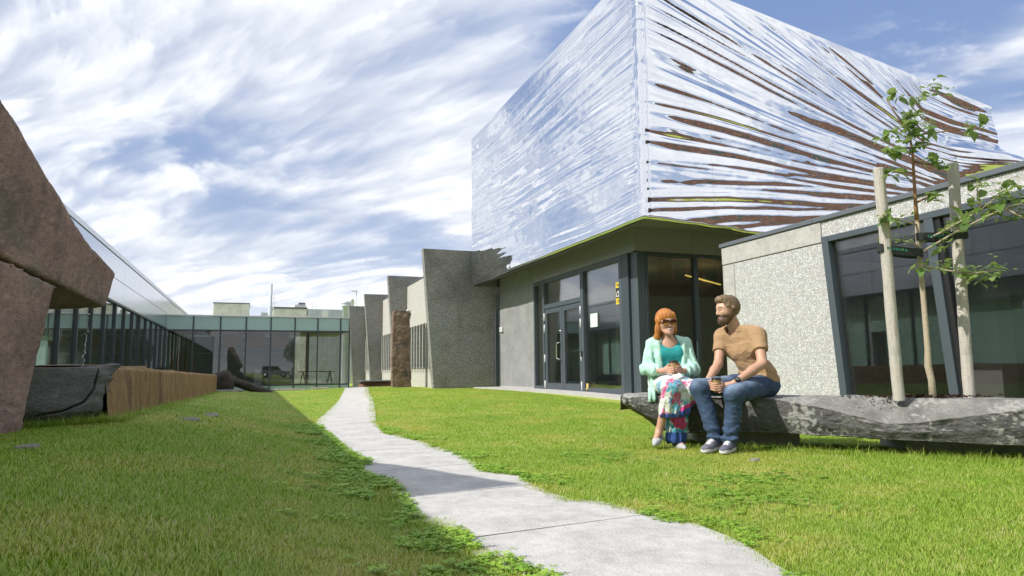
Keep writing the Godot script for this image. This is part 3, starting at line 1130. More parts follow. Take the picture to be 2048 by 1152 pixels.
func steel_gallery() -> void:
	var g := thing("steel_gallery", "upper gallery clad in crumpled mirror steel above a dark glazed entrance", "building")
	var C := Vector3(6.7, 0, -10.75)
	var e := Vector3(14.1, 0, -2.85).normalized()
	var en := Vector3(-e.z, 0, e.x)
	var seams := [-10.85, -9.1, -7.35, -5.6, -3.85, -2.1, -0.36, 1.9, 3.9, 5.9, 7.9, 9.9, 11.9, 13.3, 14.45]
	var rows := 210
	for k in seams.size() - 1:
		var s0: float = seams[k] + 0.0015
		var s1: float = seams[k + 1] - 0.0015
		var ds := 0.035 if s0 > -0.5 else 0.05
		var cols := int((s1 - s0) / ds) + 1
		if k == 6:
			cols = 90
		var soup := Soup.new()
		for i in cols + 1:
			for j in rows + 1:
				soup.v.append(steel_at(lerpf(s0, s1, float(i) / cols), 5.05 * j / rows, e, en, C))
		soup.n.resize(soup.v.size())
		for i in cols + 1:
			for j in rows + 1:
				var a := soup.v[mini(i + 1, cols) * (rows + 1) + j] - soup.v[maxi(i - 1, 0) * (rows + 1) + j]
				var b := soup.v[i * (rows + 1) + mini(j + 1, rows)] - soup.v[i * (rows + 1) + maxi(j - 1, 0)]
				soup.n[i * (rows + 1) + j] = a.cross(b).normalized()
		for i in cols:
			for j in rows:
				var p := i * (rows + 1) + j
				var q := p + rows + 1
				soup.i.append_array(PackedInt32Array([p, q + 1, q, p, p + 1, q + 1]))
		place(soup.mesh(), "steel_panel", M.steel, g)
	# roof and the two hidden sides of the box
	var far := C + e * 14.4
	var st := flat()
	var top := 8.53
	quad(st, Vector3(6.72, top, -10.8), Vector3(far.x - 0.02, top, far.z - 0.05), Vector3(far.x - 0.02, top, -21.6), Vector3(6.72, top, -21.6))
	quad(st, Vector3(far.x - 0.03, 3.5, far.z - 0.05), Vector3(far.x - 0.03, 3.5, -21.6), Vector3(far.x - 0.03, top, -21.6), Vector3(far.x - 0.03, top, far.z - 0.05))
	quad(st, Vector3(far.x - 0.03, 3.5, -21.6), Vector3(6.74, 3.5, -21.6), Vector3(6.74, top, -21.6), Vector3(far.x - 0.03, top, -21.6))
	obj("roof", st, M.alu, g)
	# sloping soffit in panels, mitred under the corner
	var zs := [-21.55, -19.2, -16.8, -14.4, -12.6]
	for i in 4:
		var sp := flat()
		var za: float = zs[i] + 0.008
		var zb: float = zs[i + 1] - 0.008
		var zb2 := zb if i < 3 else -10.86
		quad(sp, Vector3(6.83, 3.515, za), Vector3(7.62, 3.76, za), Vector3(7.62, 3.76, zb), Vector3(6.83, 3.515, zb2))
		obj("soffit_panel", sp, M.soffit, g)
	var xs := [7.62, 9.4, 11.2, 13.0, 15.0]
	for i in 4:
		var sp := flat()
		var xa: float = xs[i] + 0.008
		var xb: float = xs[i + 1] - 0.008
		var xa2 := 6.86 if i == 0 else xa
		var za := -10.84 - (xa2 - 6.7) * 0.202 - 0.06
		var zb := -10.84 - (xb - 6.7) * 0.202 - 0.06
		quad(sp, Vector3(xa, 3.76, -12.68), Vector3(xa2, 3.515, za), Vector3(xb, 3.515, zb), Vector3(xb, 3.76, -12.68))
		obj("soffit_panel", sp, M.soffit, g)
	# metal frieze over the glazing
	for i in 3:
		boxed("frieze_panel", Vector3(7.60, 3.24, -18.44 + i * 1.925), Vector3(7.75, 3.78, -18.44 + i * 1.925 + 1.915), M.frieze, g, 0.004)
	for i in 4:
		boxed("frieze_panel", Vector3(7.605 + i * 1.5, 3.24, -12.80), Vector3(7.605 + i * 1.5 + 1.49, 3.78, -12.665), M.frieze, g, 0.004)
	# grey rendered wall with its intercom
	var gw := boxed("grey_wall", Vector3(7.62, 0.06, -21.42), Vector3(7.95, 3.76, -18.45), M.plaster, g, 0.01)
	gw.set_meta("label", "smooth grey rendered wall beside the glass doors")
	boxed("wall_base", Vector3(7.60, 0.05, -21.40), Vector3(7.64, 0.20, -18.47), M.margin, g, 0.004)
	var ic := boxed("intercom", Vector3(7.55, 1.96, -21.30), Vector3(7.62, 2.12, -21.08), M.white, g, 0.01)
	boxed("button", Vector3(-0.012, -0.02, -0.02), Vector3(0.0, 0.02, 0.02), M.black, ic, 0.004).position = Vector3(7.55, 2.04, -21.2)
	boxed("side_window", Vector3(7.66, 0.12, -21.95), Vector3(7.70, 3.3, -21.44), M.pane_dark, g)
	boxed("side_frame", Vector3(7.62, 0.10, -21.95), Vector3(7.72, 2.75, -21.88), M.frame_pale, g, 0.005)
	boxed("side_frame", Vector3(7.62, 0.10, -21.53), Vector3(7.72, 2.75, -21.44), M.frame, g, 0.005)
	# glazed front facing the lawn
	var F: Material = M.frame_pale
	var y0 := 0.14
	for b in [[-18.44, -18.36], [-17.78, -17.66], [-15.36, -15.20], [-13.40, -13.27]]:
		boxed("post", Vector3(7.60, y0, b[0]), Vector3(7.74, 3.24, b[1]), F, g, 0.006)
	for b in [[-18.36, -17.78], [-17.66, -15.36], [-15.20, -13.40]]:
		boxed("rail", Vector3(7.605, 3.13, b[0]), Vector3(7.735, 3.235, b[1]), F, g, 0.006)
		if b[0] != -17.66:
			boxed("rail", Vector3(7.605, y0, b[0]), Vector3(7.735, y0 + 0.12, b[1]), F, g, 0.006)
	boxed("rail", Vector3(7.605, 2.40, -17.66), Vector3(7.735, 2.52, -15.36), F, g, 0.006)
	for w in [[-18.36, -17.78, y0 + 0.12, 3.13], [-17.66, -15.36, 2.52, 3.13], [-15.20, -13.40, y0 + 0.12, 3.13]]:
		boxed("pane", Vector3(7.665, w[2], w[0]), Vector3(7.677, w[3], w[1]), M.pane, g)
	for w in [[-18.36, -17.78, y0 + 0.12, 3.13], [-17.66, -15.36, 2.52, 3.13], [-15.20, -13.40, y0 + 0.12, 3.13]]:
		for q in [7.687, 7.709]:
			boxed("inner_pane", Vector3(q, w[2], w[0]), Vector3(q + 0.008, w[3], w[1]), M.pane, g)
	# the pair of doors
	for k in 2:
		var z0 := -17.65 if k == 0 else -16.50
		var z1 := -16.515 if k == 0 else -15.37
		var stl := flat()
		cbox(stl, Vector3(7.62, 0.155, z0), Vector3(7.70, 2.385, z0 + 0.13), 0.005)
		cbox(stl, Vector3(7.62, 0.155, z1 - 0.13), Vector3(7.70, 2.385, z1), 0.005)
		cbox(stl, Vector3(7.622, 2.255, z0 + 0.13), Vector3(7.698, 2.385, z1 - 0.13), 0.005)
		cbox(stl, Vector3(7.622, 0.155, z0 + 0.13), Vector3(7.698, 0.345, z1 - 0.13), 0.005)
		var d := obj("door", stl, F, g)
		boxed("pane", Vector3(7.655, 0.345, z0 + 0.13), Vector3(7.667, 2.255, z1 - 0.13), M.pane, d)
		boxed("inner_pane", Vector3(7.675, 0.345, z0 + 0.13), Vector3(7.687, 2.255, z1 - 0.13), M.pane, d)
		var hz := z0 - 0.005 if k == 0 else z1 + 0.005
		for hy in [0.30, 1.02, 1.86, 2.18]:
			var h := smooth()
			lathe(h, Vector3(7.605, hy, hz), [Vector2(0, 0.11), Vector2(0.022, 0.10), Vector2(0.022, -0.10), Vector2(0, -0.11)], 8)
			obj("hinge", h, M.white, d)
		if k == 0:
			var hs := smooth()
			tube(hs, [Vector3(7.62, 0.98, z1 - 0.07), Vector3(7.53, 0.98, z1 - 0.07), Vector3(7.52, 1.0, z1 - 0.10), Vector3(7.52, 1.0, z1 - 0.16), Vector3(7.52, 1.40, z1 - 0.16), Vector3(7.52, 1.40, z1 - 0.10), Vector3(7.53, 1.42, z1 - 0.07), Vector3(7.62, 1.42, z1 - 0.07)], [0.016, 0.016, 0.016, 0.016, 0.016, 0.016, 0.016, 0.016], 8)
			obj("handle", hs, M.chrome, d)
			var lk := smooth()
			lathe(lk, Vector3(7.61, 1.72, z1 - 0.07), [Vector2(0, 0.025), Vector2(0.02, 0.02), Vector2(0.02, -0.02), Vector2(0, -0.025)], 8)
			obj("lock", lk, M.chrome, d)
		else:
			boxed("push_bar", Vector3(7.72, 1.16, z0 + 0.16), Vector3(7.77, 1.22, z1 - 0.14), M.chrome, d, 0.01)
			boxed("reader", Vector3(7.575, 1.02, z1 + 0.02), Vector3(7.60, 1.16, z1 + 0.09), M.black, d, 0.006)
	# notice and alarm sticker on the big pane
	boxed("notice", Vector3(7.655, 1.72, -14.93), Vector3(7.662, 2.05, -14.56), plain(0.62, 0.72, 0.68, 0.7), g)
	var stk := boxed("alarm_sticker", Vector3(7.650, 2.16, -13.62), Vector3(7.657, 2.66, -13.42), plain(0.75, 0.55, 0.04, 0.5), g)
	boxed("pictogram", Vector3(7.644, 2.30, -13.605), Vector3(7.6495, 2.53, -13.435), M.black, stk)
	var ar := flat()
	for q in [[Vector2(-13.58, 2.34), Vector2(-13.46, 2.34)], [Vector2(-13.46, 2.34), Vector2(-13.50, 2.46)], [Vector2(-13.50, 2.46), Vector2(-13.56, 2.42)], [Vector2(-13.56, 2.42), Vector2(-13.58, 2.34)]]:
		var a := Vector3(7.641, q[0].y, q[0].x)
		var b := Vector3(7.641, q[1].y, q[1].x)
		var nn := (b - a).normalized().cross(Vector3.RIGHT) * 0.012
		quad(ar, a - nn, b - nn, b + nn, a + nn)
	obj("arrow", ar, M.white, stk)
	for q in [[2.575, 0.10], [2.61, 0.13], [2.20, 0.12], [2.24, 0.08]]:
		boxed("print_line", Vector3(7.646, q[0], -13.52 - q[1] / 2), Vector3(7.6495, q[0] + 0.016, -13.52 + q[1] / 2), M.black, stk)
	var st2 := smooth()
	lathe(st2, Vector3(7.60, 0.27, -15.05), [Vector2(0, 0.10), Vector2(0.03, 0.09), Vector2(0.03, -0.02), Vector2(0.05, -0.05), Vector2(0, -0.06)], 8)
	obj("floor_stop", st2, plain(0.55, 0.42, 0.12, 0.5), g)
	# corner post and the window that looks back over the bench
	boxed("corner_post", Vector3(7.60, y0, -13.265), Vector3(7.74, 3.24, -12.98), M.frame, g, 0.008)
	boxed("corner_post", Vector3(7.66, y0, -12.975), Vector3(7.86, 3.23, -12.68), F, g, 0.008)
	boxed("post", Vector3(7.865, y0, -12.80), Vector3(7.93, 3.23, -12.67), M.frame, g, 0.006)
	for x in [9.17, 11.2, 13.2]:
		boxed("post", Vector3(x - 0.05, y0, -12.80), Vector3(x + 0.05, 3.16, -12.67), M.frame, g, 0.006)
	boxed("rail", Vector3(7.93, 3.16, -12.795), Vector3(13.4, 3.235, -12.675), M.frame, g, 0.006)
	for w in [[7.93, 9.12], [9.22, 11.15], [11.25, 13.15]]:
		boxed("pane", Vector3(w[0], y0, -12.745), Vector3(w[1], 3.16, -12.733), M.pane_dark, g)
		for q in [-12.765, -12.785]:
			boxed("inner_pane", Vector3(w[0], y0, q - 0.008), Vector3(w[1], 3.16, q), M.pane_dark, g)
	# the room behind
	boxed("floor_slab", Vector3(7.63, -0.05, -21.4), Vector3(20.0, 0.12, -12.66), M.room_floor, g)
	boxed("ceiling", Vector3(7.76, 3.30, -21.4), Vector3(20.0, 3.45, -12.81), M.room_ceiling, g)
	boxed("inner_wall", Vector3(7.96, 0.12, -21.4), Vector3(20.0, 3.30, -21.2), M.room_wall, g)
	boxed("inner_wall", Vector3(13.6, 0.12, -21.2), Vector3(13.8, 3.30, -12.81), M.inner_paint, g)
	boxed("inner_wall", Vector3(10.4, 0.12, -18.6), Vector3(13.6, 3.29, -18.4), M.room_wall, g)
	boxed("outer_wall", Vector3(13.4, 0.0, -12.80), Vector3(20.0, 3.75, -12.68), M.inner_paint, g)
	boxed("outer_wall", Vector3(20.0, 0.0, -21.4), Vector3(20.2, 3.5, -12.8), M.inner_paint, g)
	rebase(g, Vector3(7.62, 0.12, -15.0))
	# slim warm tube lamps hanging inside
	for l in [[Vector3(8.3, 2.92, -14.2), Vector3(9.9, 2.92, -16.4)], [Vector3(9.6, 2.92, -13.7), Vector3(11.6, 2.92, -15.0)]]:
		var lamp := thing("tube_lamp", "slim yellow tube lamp glowing behind the corner window", "lamp", (l[0] + l[1]) / 2, 0.0, "tube lamps inside the gallery")
		var m: Vector3 = (l[0] + l[1]) / 2
		var tb := smooth()
		tube(tb, [l[0] - m, l[1] - m], [0.02, 0.02], 8)
		var glow := plain(0.9, 0.75, 0.25, 0.5)
		glow.emission_enabled = true
		glow.emission = Color(1.0, 0.88, 0.42)
		glow.emission_energy_multiplier = 1.4
		obj("tube", tb, glow, lamp)
		var cd := smooth()
		tube(cd, [Vector3(0, 0.02, 0), Vector3(0, 0.38, 0)], [0.006, 0.006], 6)
		obj("cord", cd, M.black, lamp)
		var li := OmniLight3D.new()
		li.name = "lamp_light"
		li.light_energy = 0.08
		li.light_color = Color(1.0, 0.88, 0.55)
		li.omni_range = 12.0
		li.omni_attenuation = 2.0
		li.light_size = 0.2
		li.shadow_enabled = true
		lamp.add_child(li)
		li.position = Vector3(0, -0.10, 0)

func pebble_wing() -> void:
	var g := thing("pebble_wing", "low wing faced with pale pebble dash, with slanting dark window frames", "building")
	var X := 7.3
	var zl := -9.36
	var zr := 3.0
	# pebble panel with a slanting right edge, smooth cast margins round it
	var p := flat()
	hexa(p, [Vector3(X, 0.0, -7.02), Vector3(X + 0.3, 0.0, -7.02), Vector3(X + 0.3, 0.0, zl + 0.30), Vector3(X, 0.0, zl + 0.30),
		Vector3(X, 2.40, -7.17), Vector3(X + 0.3, 2.40, -7.17), Vector3(X + 0.3, 2.40, zl + 0.30), Vector3(X, 2.40, zl + 0.30)])
	obj("pebble_panel", p, M.pebble, g)
	boxed("margin", Vector3(X - 0.004, 0.0, zl), Vector3(X + 0.3, 2.40, zl + 0.29), M.margin, g, 0.008)
	boxed("lintel", Vector3(X - 0.012, 2.41, zl), Vector3(X + 0.3, 2.70, -7.2), M.margin, g, 0.008)
	boxed("lintel", Vector3(X + 0.004, 2.485, -7.195), Vector3(X + 0.3, 2.70, zr), M.pebble, g)
	for i in 6:
		boxed("coping", Vector3(X - 0.035, 2.705, zl - 0.03 + i * 2.07), Vector3(X + 0.36, 2.77, zl - 0.03 + i * 2.07 + 2.064), M.coping, g, 0.006)
	# window frames lean with the wall edge
	var F: Material = M.frame_pale
	var top := 2.40
	var lean := 0.15
	var base := 0.16
	bar("window_frame", Vector3(X + 0.02, base, -6.965), Vector3(X + 0.02, 2.48, -7.13), Vector3(0.05, 0, 0.055), F, g)
	for z in [-5.44, -3.9, -2.36, -0.8, 0.8]:
		bar("mullion", Vector3(X + 0.03, base, z), Vector3(X + 0.03, top, z - lean), Vector3(0.05, 0, 0.055), F, g)
		bar("mullion_seal", Vector3(X + 0.04, base, z + 0.09), Vector3(X + 0.04, top, z - lean + 0.09), Vector3(0.03, 0, 0.03), M.black, g)
	boxed("head_rail", Vector3(X - 0.025, top, -7.12), Vector3(X + 0.08, 2.48, zr), F, g, 0.005)
	boxed("sill", Vector3(X - 0.04, 0.06, -7.0), Vector3(X + 0.10, 0.155, zr), F, g, 0.005)
	var zz := [-6.94, -5.44, -3.9, -2.36, -0.8, 0.8]
	for i in 5:
		var pn := flat()
		var a: float = zz[i] + 0.07
		var b: float = zz[i + 1] - 0.06
		hexa(pn, [Vector3(X + 0.04, base, b), Vector3(X + 0.052, base, b), Vector3(X + 0.052, base, a), Vector3(X + 0.04, base, a),
			Vector3(X + 0.04, top, b - lean), Vector3(X + 0.052, top, b - lean), Vector3(X + 0.052, top, a - lean), Vector3(X + 0.04, top, a - lean)])
		obj("pane", pn, M.pane_dark, g)
		var pi := flat()
		hexa(pi, [Vector3(X + 0.065, base, b), Vector3(X + 0.075, base, b), Vector3(X + 0.075, base, a), Vector3(X + 0.065, base, a),
			Vector3(X + 0.065, top, b - lean), Vector3(X + 0.075, top, b - lean), Vector3(X + 0.075, top, a - lean), Vector3(X + 0.065, top, a - lean)])
		var second := obj("inner_pane", pi, M.pane_dark, g)
		place(second.mesh, "inner_pane", M.pane_dark, g).position = Vector3(0.025, 0, 0)
	boxed("end_wall", Vector3(X + 0.31, 0.0, zl + 0.002), Vector3(16.0, 2.70, zl + 0.3), M.cream, g)
	boxed("roof", Vector3(X + 0.31, 2.55, zl + 0.31), Vector3(16.0, 2.69, zr), M.inner_paint, g)
	boxed("floor_slab", Vector3(X + 0.11, -0.05, zl + 0.31), Vector3(16.0, 0.10, zr), M.room_floor, g)
	boxed("inner_wall", Vector3(12.0, 0.10, zl + 0.31), Vector3(12.2, 2.55, -5.0), M.room_wall, g)
	boxed("inner_wall", Vector3(12.0, 0.10, -4.98), Vector3(12.2, 2.55, zr), M.red_brown, g)
	boxed("inner_pier", Vector3(9.2, 0.10, -6.6), Vector3(9.5, 2.55, -6.2), M.room_wall, g)
	boxed("end_wall", Vector3(X + 0.05, 0.0, zr), Vector3(16.0, 2.7, zr + 0.3), M.cream, g)
	rebase(g, Vector3(7.3, 0.0, -7.0))

func fin(g: Node, z: float, xb: float, xt: float, xr: float, top: float, stain: bool) -> void:
	# a tall wedge of dark exposed aggregate: front face as a grid so that its stains have places
	var s := Soup.new()
	var nx := 26
	var ny := 44
	var y0 := gh(xb, z) - 0.1
	for j in ny + 1:
		var v := float(j) / ny
		var y := lerpf(y0, top, v)
		var xl := lerpf(xb, xt, v)
		for i in nx + 1:
			var u := float(i) / nx
			var x := lerpf(xl, xr, u)
			s.v.append(Vector3(x, y, z))
			s.n.append(Vector3(0, 0, 1))
			# rain runs: pale lime streaks below, dark grime above
			var run := n_rough.get_noise_2d(x * 1.6, y * 0.12 + z)
			var lime := smoothstep(-0.25, 0.45, run + 0.25 * n_fine.get_noise_2d(x * 0.4, y * 0.2))
			var dirt := smoothstep(0.50, 0.66, v + 0.05 * run)
			var k := 0.98 + 0.35 * n_rough.get_noise_2d(x * 0.7, y * 0.5)
			if stain:
				k += 1.25 * lime * (1.0 - dirt) * (0.45 + 0.55 * sm(0.0, 0.25, u) * sm(1.0, 0.6, u)) - 0.22 * dirt
			else:
				k += 0.25 * lime * (1.0 - v)
			s.c.append(Color(k, k * 0.985, k * 0.94))
	for j in ny:
		for i in nx:
			var p := j * (nx + 1) + i
			s.i.append_array(PackedInt32Array([p, p + nx + 2, p + 1, p, p + nx + 1, p + nx + 2]))
	var t := 0.30
	var a := [Vector3(xb, y0, z), Vector3(xr, y0, z), Vector3(xr, y0, z - t), Vector3(xb, y0, z - t), Vector3(xt, top, z), Vector3(xr, top, z), Vector3(xr, top, z - t), Vector3(xt, top, z - t)]
	for q in [[3, 0, 4, 7], [1, 2, 6, 5], [2, 3, 7, 6], [4, 5, 6, 7]]:
		var n: Vector3 = (a[q[1]] - a[q[0]]).cross(a[q[2]] - a[q[0]]).normalized()
		var b := s.v.size()
		for c in q:
			s.v.append(a[c])
			s.n.append(n)
			s.c.append(Color(1.0, 0.985, 0.95))
		s.i.append_array(PackedInt32Array([b, b + 2, b + 1, b, b + 3, b + 2]))
	place(s.mesh(), "fin", M.aggregate, g)

func fin_gallery() -> void:
	var g := thing("fin_gallery", "concrete gallery with four tall leaning wedge fins of dark aggregate", "building")
	fin(g, -22.0, 5.52, 5.14, 8.0, 4.76, true)
	fin(g, -28.0, 5.41, 5.06, 7.6, 4.65, false)
	fin(g, -33.8, 5.34, 4.96, 7.4, 4.51, false)
	fin(g, -39.4, 5.25, 4.92, 7.2, 4.43, false)
	boxed("footing", Vector3(5.56, -0.1, -22.01), Vector3(7.60, 0.155, -21.985), M.coping, g)
	var zs := [-22.31, -28.31, -34.11, -39.39]
	for k in 3:
		var z1: float = zs[k]
		var z0: float = zs[k + 1] + 0.32
		var yb := gh(5.87, z1) - 0.2
		boxed("pale_wall", Vector3(5.87, yb, z0), Vector3(6.2, 0.86, z1), M.cream, g)
		boxed("pale_wall", Vector3(5.87, 2.47, z0), Vector3(6.2, 4.22, z1), M.cream, g)
		boxed("pale_wall", Vector3(5.87, 0.86, z1 - 0.55), Vector3(6.2, 2.47, z1), M.cream, g)
		boxed("grille_back", Vector3(6.10, 0.86, z0), Vector3(6.2, 2.47, z1 - 0.55), M.inner_paint, g)
		boxed("grille_sill", Vector3(5.83, 0.82, z0), Vector3(6.09, 0.875, z1 - 0.56), M.coping, g, 0.004)
		var slats := 11
		for q in slats:
			var z := lerpf(z0 + 0.12, z1 - 0.68, float(q) / (slats - 1))
			boxed("slat", Vector3(5.81, 0.66, z - 0.03), Vector3(5.835, 2.46, z + 0.03), M.cream, g, 0.006)
			boxed("slat_web", Vector3(5.836, 0.88, z - 0.02), Vector3(6.08, 2.46, z + 0.02), M.inner_paint, g)
		boxed("coping", Vector3(5.84, 4.222, z0 + 0.002), Vector3(6.24, 4.26, z1 - 0.002), M.coping, g, 0.004)
	var lm := boxed("wall_lamp", Vector3(5.72, 2.95, -27.45), Vector3(5.87, 3.20, -27.30), M.white, g, 0.02)
	boxed("lamp_arm", Vector3(5.78, 3.0, -27.29), Vector3(5.86, 3.05, -27.22), M.black, lm)
	boxed("block", Vector3(6.21, -0.4, -39.6), Vector3(18.0, 4.2, -22.32), M.cream, g)
	rebase(g, Vector3(5.6, 0.0, -30.0))

func glass_link() -> void:
	var g := thing("glass_link", "low glazed link with pale green frosted panels under its roof edge", "building")
	var xs := [-4.41, -3.08, -1.76, -0.48, 0.78, 2.04, 3.26, 4.50, 5.0]
	var z := -39.6
	for i in xs.size():
		var m := boxed("mullion", Vector3(xs[i] - 0.035, -0.3, z - 0.08), Vector3(xs[i] + 0.035, 3.72, z + 0.05), M.frame, g, 0.005)
		if i == 0:
			m.set_meta("label", "corner mullion where the link meets the glass wing")
	for i in xs.size() - 1:
		var a: float = xs[i] + 0.035
		var b: float = xs[i + 1] - 0.035
		boxed("frosted_panel", Vector3(a, 3.02, z - 0.02), Vector3(b, 3.70, z + 0.012), M.frosted, g)
		boxed("transom", Vector3(a, 2.94, z - 0.07), Vector3(b, 3.015, z + 0.03), M.frame, g)
		boxed("pane", Vector3(a, 0.07, z - 0.02), Vector3(b, 2.94, z - 0.008), M.pane_link, g)
		boxed("inner_pane", Vector3(a, 0.07, z - 0.05), Vector3(b, 2.94, z - 0.04), M.pane_link, g)
		boxed("bottom_rail", Vector3(a, 0.0, z - 0.07), Vector3(b, 0.07, z + 0.03), M.frame, g)
		boxed("frosted_base", Vector3(a, -0.32, z - 0.02), Vector3(b, -0.003, z + 0.01), M.frosted_low, g)
	boxed("roof_edge", Vector3(-4.40, 3.725, z - 0.2), Vector3(5.05, 3.80, z + 0.09), M.alu_pale, g, 0.01)
	boxed("roof", Vector3(-4.40, 3.05, -47.0), Vector3(5.05, 3.72, z - 0.21), M.room_ceiling, g)
	boxed("floor_slab", Vector3(-4.40, -0.3, -47.0), Vector3(5.05, 0.0, z - 0.09), M.room_floor, g)
	boxed("back_wall", Vector3(-4.40, 0.0, -47.2), Vector3(2.4, 3.04, -47.0), M.inner_paint, g)
	for i in 3:
		boxed("timber_panel", Vector3(-1.66 + i * 1.18, 2.12, -40.3), Vector3(-1.66 + i * 1.18 + 1.0, 2.93, -40.24), M.ochre, g, 0.01)
	for i in 6:
		boxed("timber_slat", Vector3(-4.3 + i * 0.17, 0.3, -42.2 - i * 0.5), Vector3(-4.22 + i * 0.17, 2.9, -42.1 - i * 0.5), M.ochre, g)
	boxed("inner_shelf", Vector3(-3.4, 1.93, -46.7), Vector3(1.6, 1.97, -46.4), M.white, g)
	for x in [-2.2, 0.3, 2.9]:
		boxed("column", Vector3(x, 0.0, -43.2), Vector3(x + 0.16, 3.04, -43.0), M.room_wall, g)
	rebase(g, Vector3(0.0, -0.25, -39.6))
	# furniture seen through the panes
	for f in [[-1.1, 0.55, "white display plinth standing behind the link glazing"], [0.2, 0.9, "tall white display plinth behind the link glazing"]]:
		var o := thing("display_plinth", f[2], "plinth", Vector3(f[0], 0.0, -41.5))
		boxed("body", Vector3(-0.2, 0.0, -0.2), Vector3(0.2, f[1], 0.2), M.white, o, 0.01)
		boxed("cap", Vector3(-0.22, f[1] + 0.001, -0.22), Vector3(0.22, f[1] + 0.03, 0.22), M.white, o, 0.004)
	var tb := thing("table", "dark table on angled legs standing behind the link glazing", "table", Vector3(3.4, 0.0, -41.6))
	boxed("table_top", Vector3(-1.0, 0.72, -0.4), Vector3(1.0, 0.77, 0.4), M.black, tb, 0.006)
	for s in [-0.75, 0.75]:
		bar("leg", Vector3(s - 0.15, 0, 0), Vector3(s, 0.72, 0), Vector3(0.03, 0, 0.03), M.ochre, tb)
		bar("leg", Vector3(s + 0.15, 0, 0), Vector3(s + 0.02, 0.715, 0), Vector3(0.028, 0, 0.028), M.ochre, tb)

func glass_wing() -> void:
	var g := thing("glass_wing", "long glazed wing topped by two rows of grey metal panels", "building")
	var X := -4.41
	var z0 := -39.55
	var n := 25
	for i in n + 1:
		var z := z0 + 1.72 * i
		boxed("mullion", Vector3(X - 0.06, -0.3, z - 0.03), Vector3(X + 0.06, 3.02, z + 0.03), M.frame, g, 0.004)
		if i < n:
			boxed("pane", Vector3(X - 0.012, -0.3, z + 0.03), Vector3(X, 3.02, z + 1.69), M.pane_link, g)
			boxed("inner_pane", Vector3(X - 0.045, -0.3, z + 0.03), Vector3(X - 0.035, 3.02, z + 1.69), M.pane_link, g)
	boxed("head_rail", Vector3(X - 0.05, 3.025, z0 - 0.03), Vector3(X + 0.07, 3.10, z0 + 43.03), M.frame, g, 0.004)
	for i in 16:
		var a := -51.2 + i * 3.44
		for r in 2:
			boxed("metal_panel", Vector3(X - 0.02, 3.105 + r * 0.745, a + 0.006), Vector3(X + 0.03, 3.105 + r * 0.745 + 0.733, a + 3.434), M.alu, g, 0.004)
		boxed("roof_edge", Vector3(X - 0.35, 4.60, a + 0.004), Vector3(X + 0.05, 4.76, a + 3.436), M.alu_pale, g, 0.008)
	boxed("panel_backing", Vector3(X - 0.10, 3.03, -51.2), Vector3(X - 0.025, 4.59, 3.8), M.black, g)
	boxed("roof", Vector3(-12.0, 4.2, -51.2), Vector3(X - 0.36, 4.70, 3.8), M.coping, g)
	boxed("ceiling", Vector3(-12.0, 3.10, -51.2), Vector3(X - 0.11, 3.16, 3.8), M.room_wall, g)
	boxed("floor_slab", Vector3(-12.0, -0.6, -51.2), Vector3(X - 0.07, -0.31, 3.8), M.room_floor, g)
	boxed("outer_wall", Vector3(-12.3, 3.1, -51.2), Vector3(-12.0, 4.7, 3.8), M.inner_paint, g)
	boxed("outer_wall", Vector3(-12.3, -0.6, -51.2), Vector3(-12.0, 0.3, 3.8), M.inner_paint, g)
	boxed("outer_wall", Vector3(-12.0, -0.6, 3.8), Vector3(X + 0.05, 4.75, 4.1), M.inner_paint, g)
	boxed("outer_wall", Vector3(-12.0, -0.6, -51.4), Vector3(X - 0.2, 4.7, -51.2), M.inner_paint, g)
	boxed("outer_wall", Vector3(X - 0.2, -0.6, -51.0), Vector3(X - 0.11, 3.02, -47.3), M.inner_paint, g)
	# added translucent blinds let sunlight through to brighten the wing; curtains hang inside
	for i in 24:
		var a := -51.1 + i * 2.28
		var bl := flat()
		quad(bl, Vector3(-11.95, 0.3, a + 2.2), Vector3(-11.95, 0.3, a), Vector3(-11.95, 3.1, a), Vector3(-11.95, 3.1, a + 2.2))
		obj("added_blind", bl, M.added_blind, g)
	for i in 9:
		var a := -37.0 + i * 2.9
		boxed("curtain", Vector3(-7.4, -0.3, a), Vector3(-7.3, 2.0, a + 0.55), [M.room_wall, M.frosted, M.room_ceiling][i % 3], g)
	rebase(g, Vector3(-4.41, -0.3, -20.0))

func window_part(g: Node, at: Vector3, w: float, h: float, surround: Material, face := -1.0) -> void:
	# a window set in a wall that faces along z
	var s := flat()
	for q in [[-w / 2 - 0.14, -0.14, -w / 2, h + 0.14], [w / 2, -0.14, w / 2 + 0.14, h + 0.14], [-w / 2, h, w / 2, h + 0.3], [-w / 2, -0.14, w / 2, 0.0]]:
		box(s, at + Vector3(q[0], q[1], -0.05), at + Vector3(q[2], q[3], 0.05))
	var o := obj("window", s, surround, g)
	boxed("pane", at + Vector3(-w / 2, 0, face * 0.01 - 0.01), at + Vector3(w / 2, h, face * 0.01 + 0.01), M.window_glass, o)
	boxed("glazing_bar", at + Vector3(-0.03, 0, face * 0.03 - 0.009), at + Vector3(0.03, h, face * 0.03 + 0.009), M.window_bar, o)

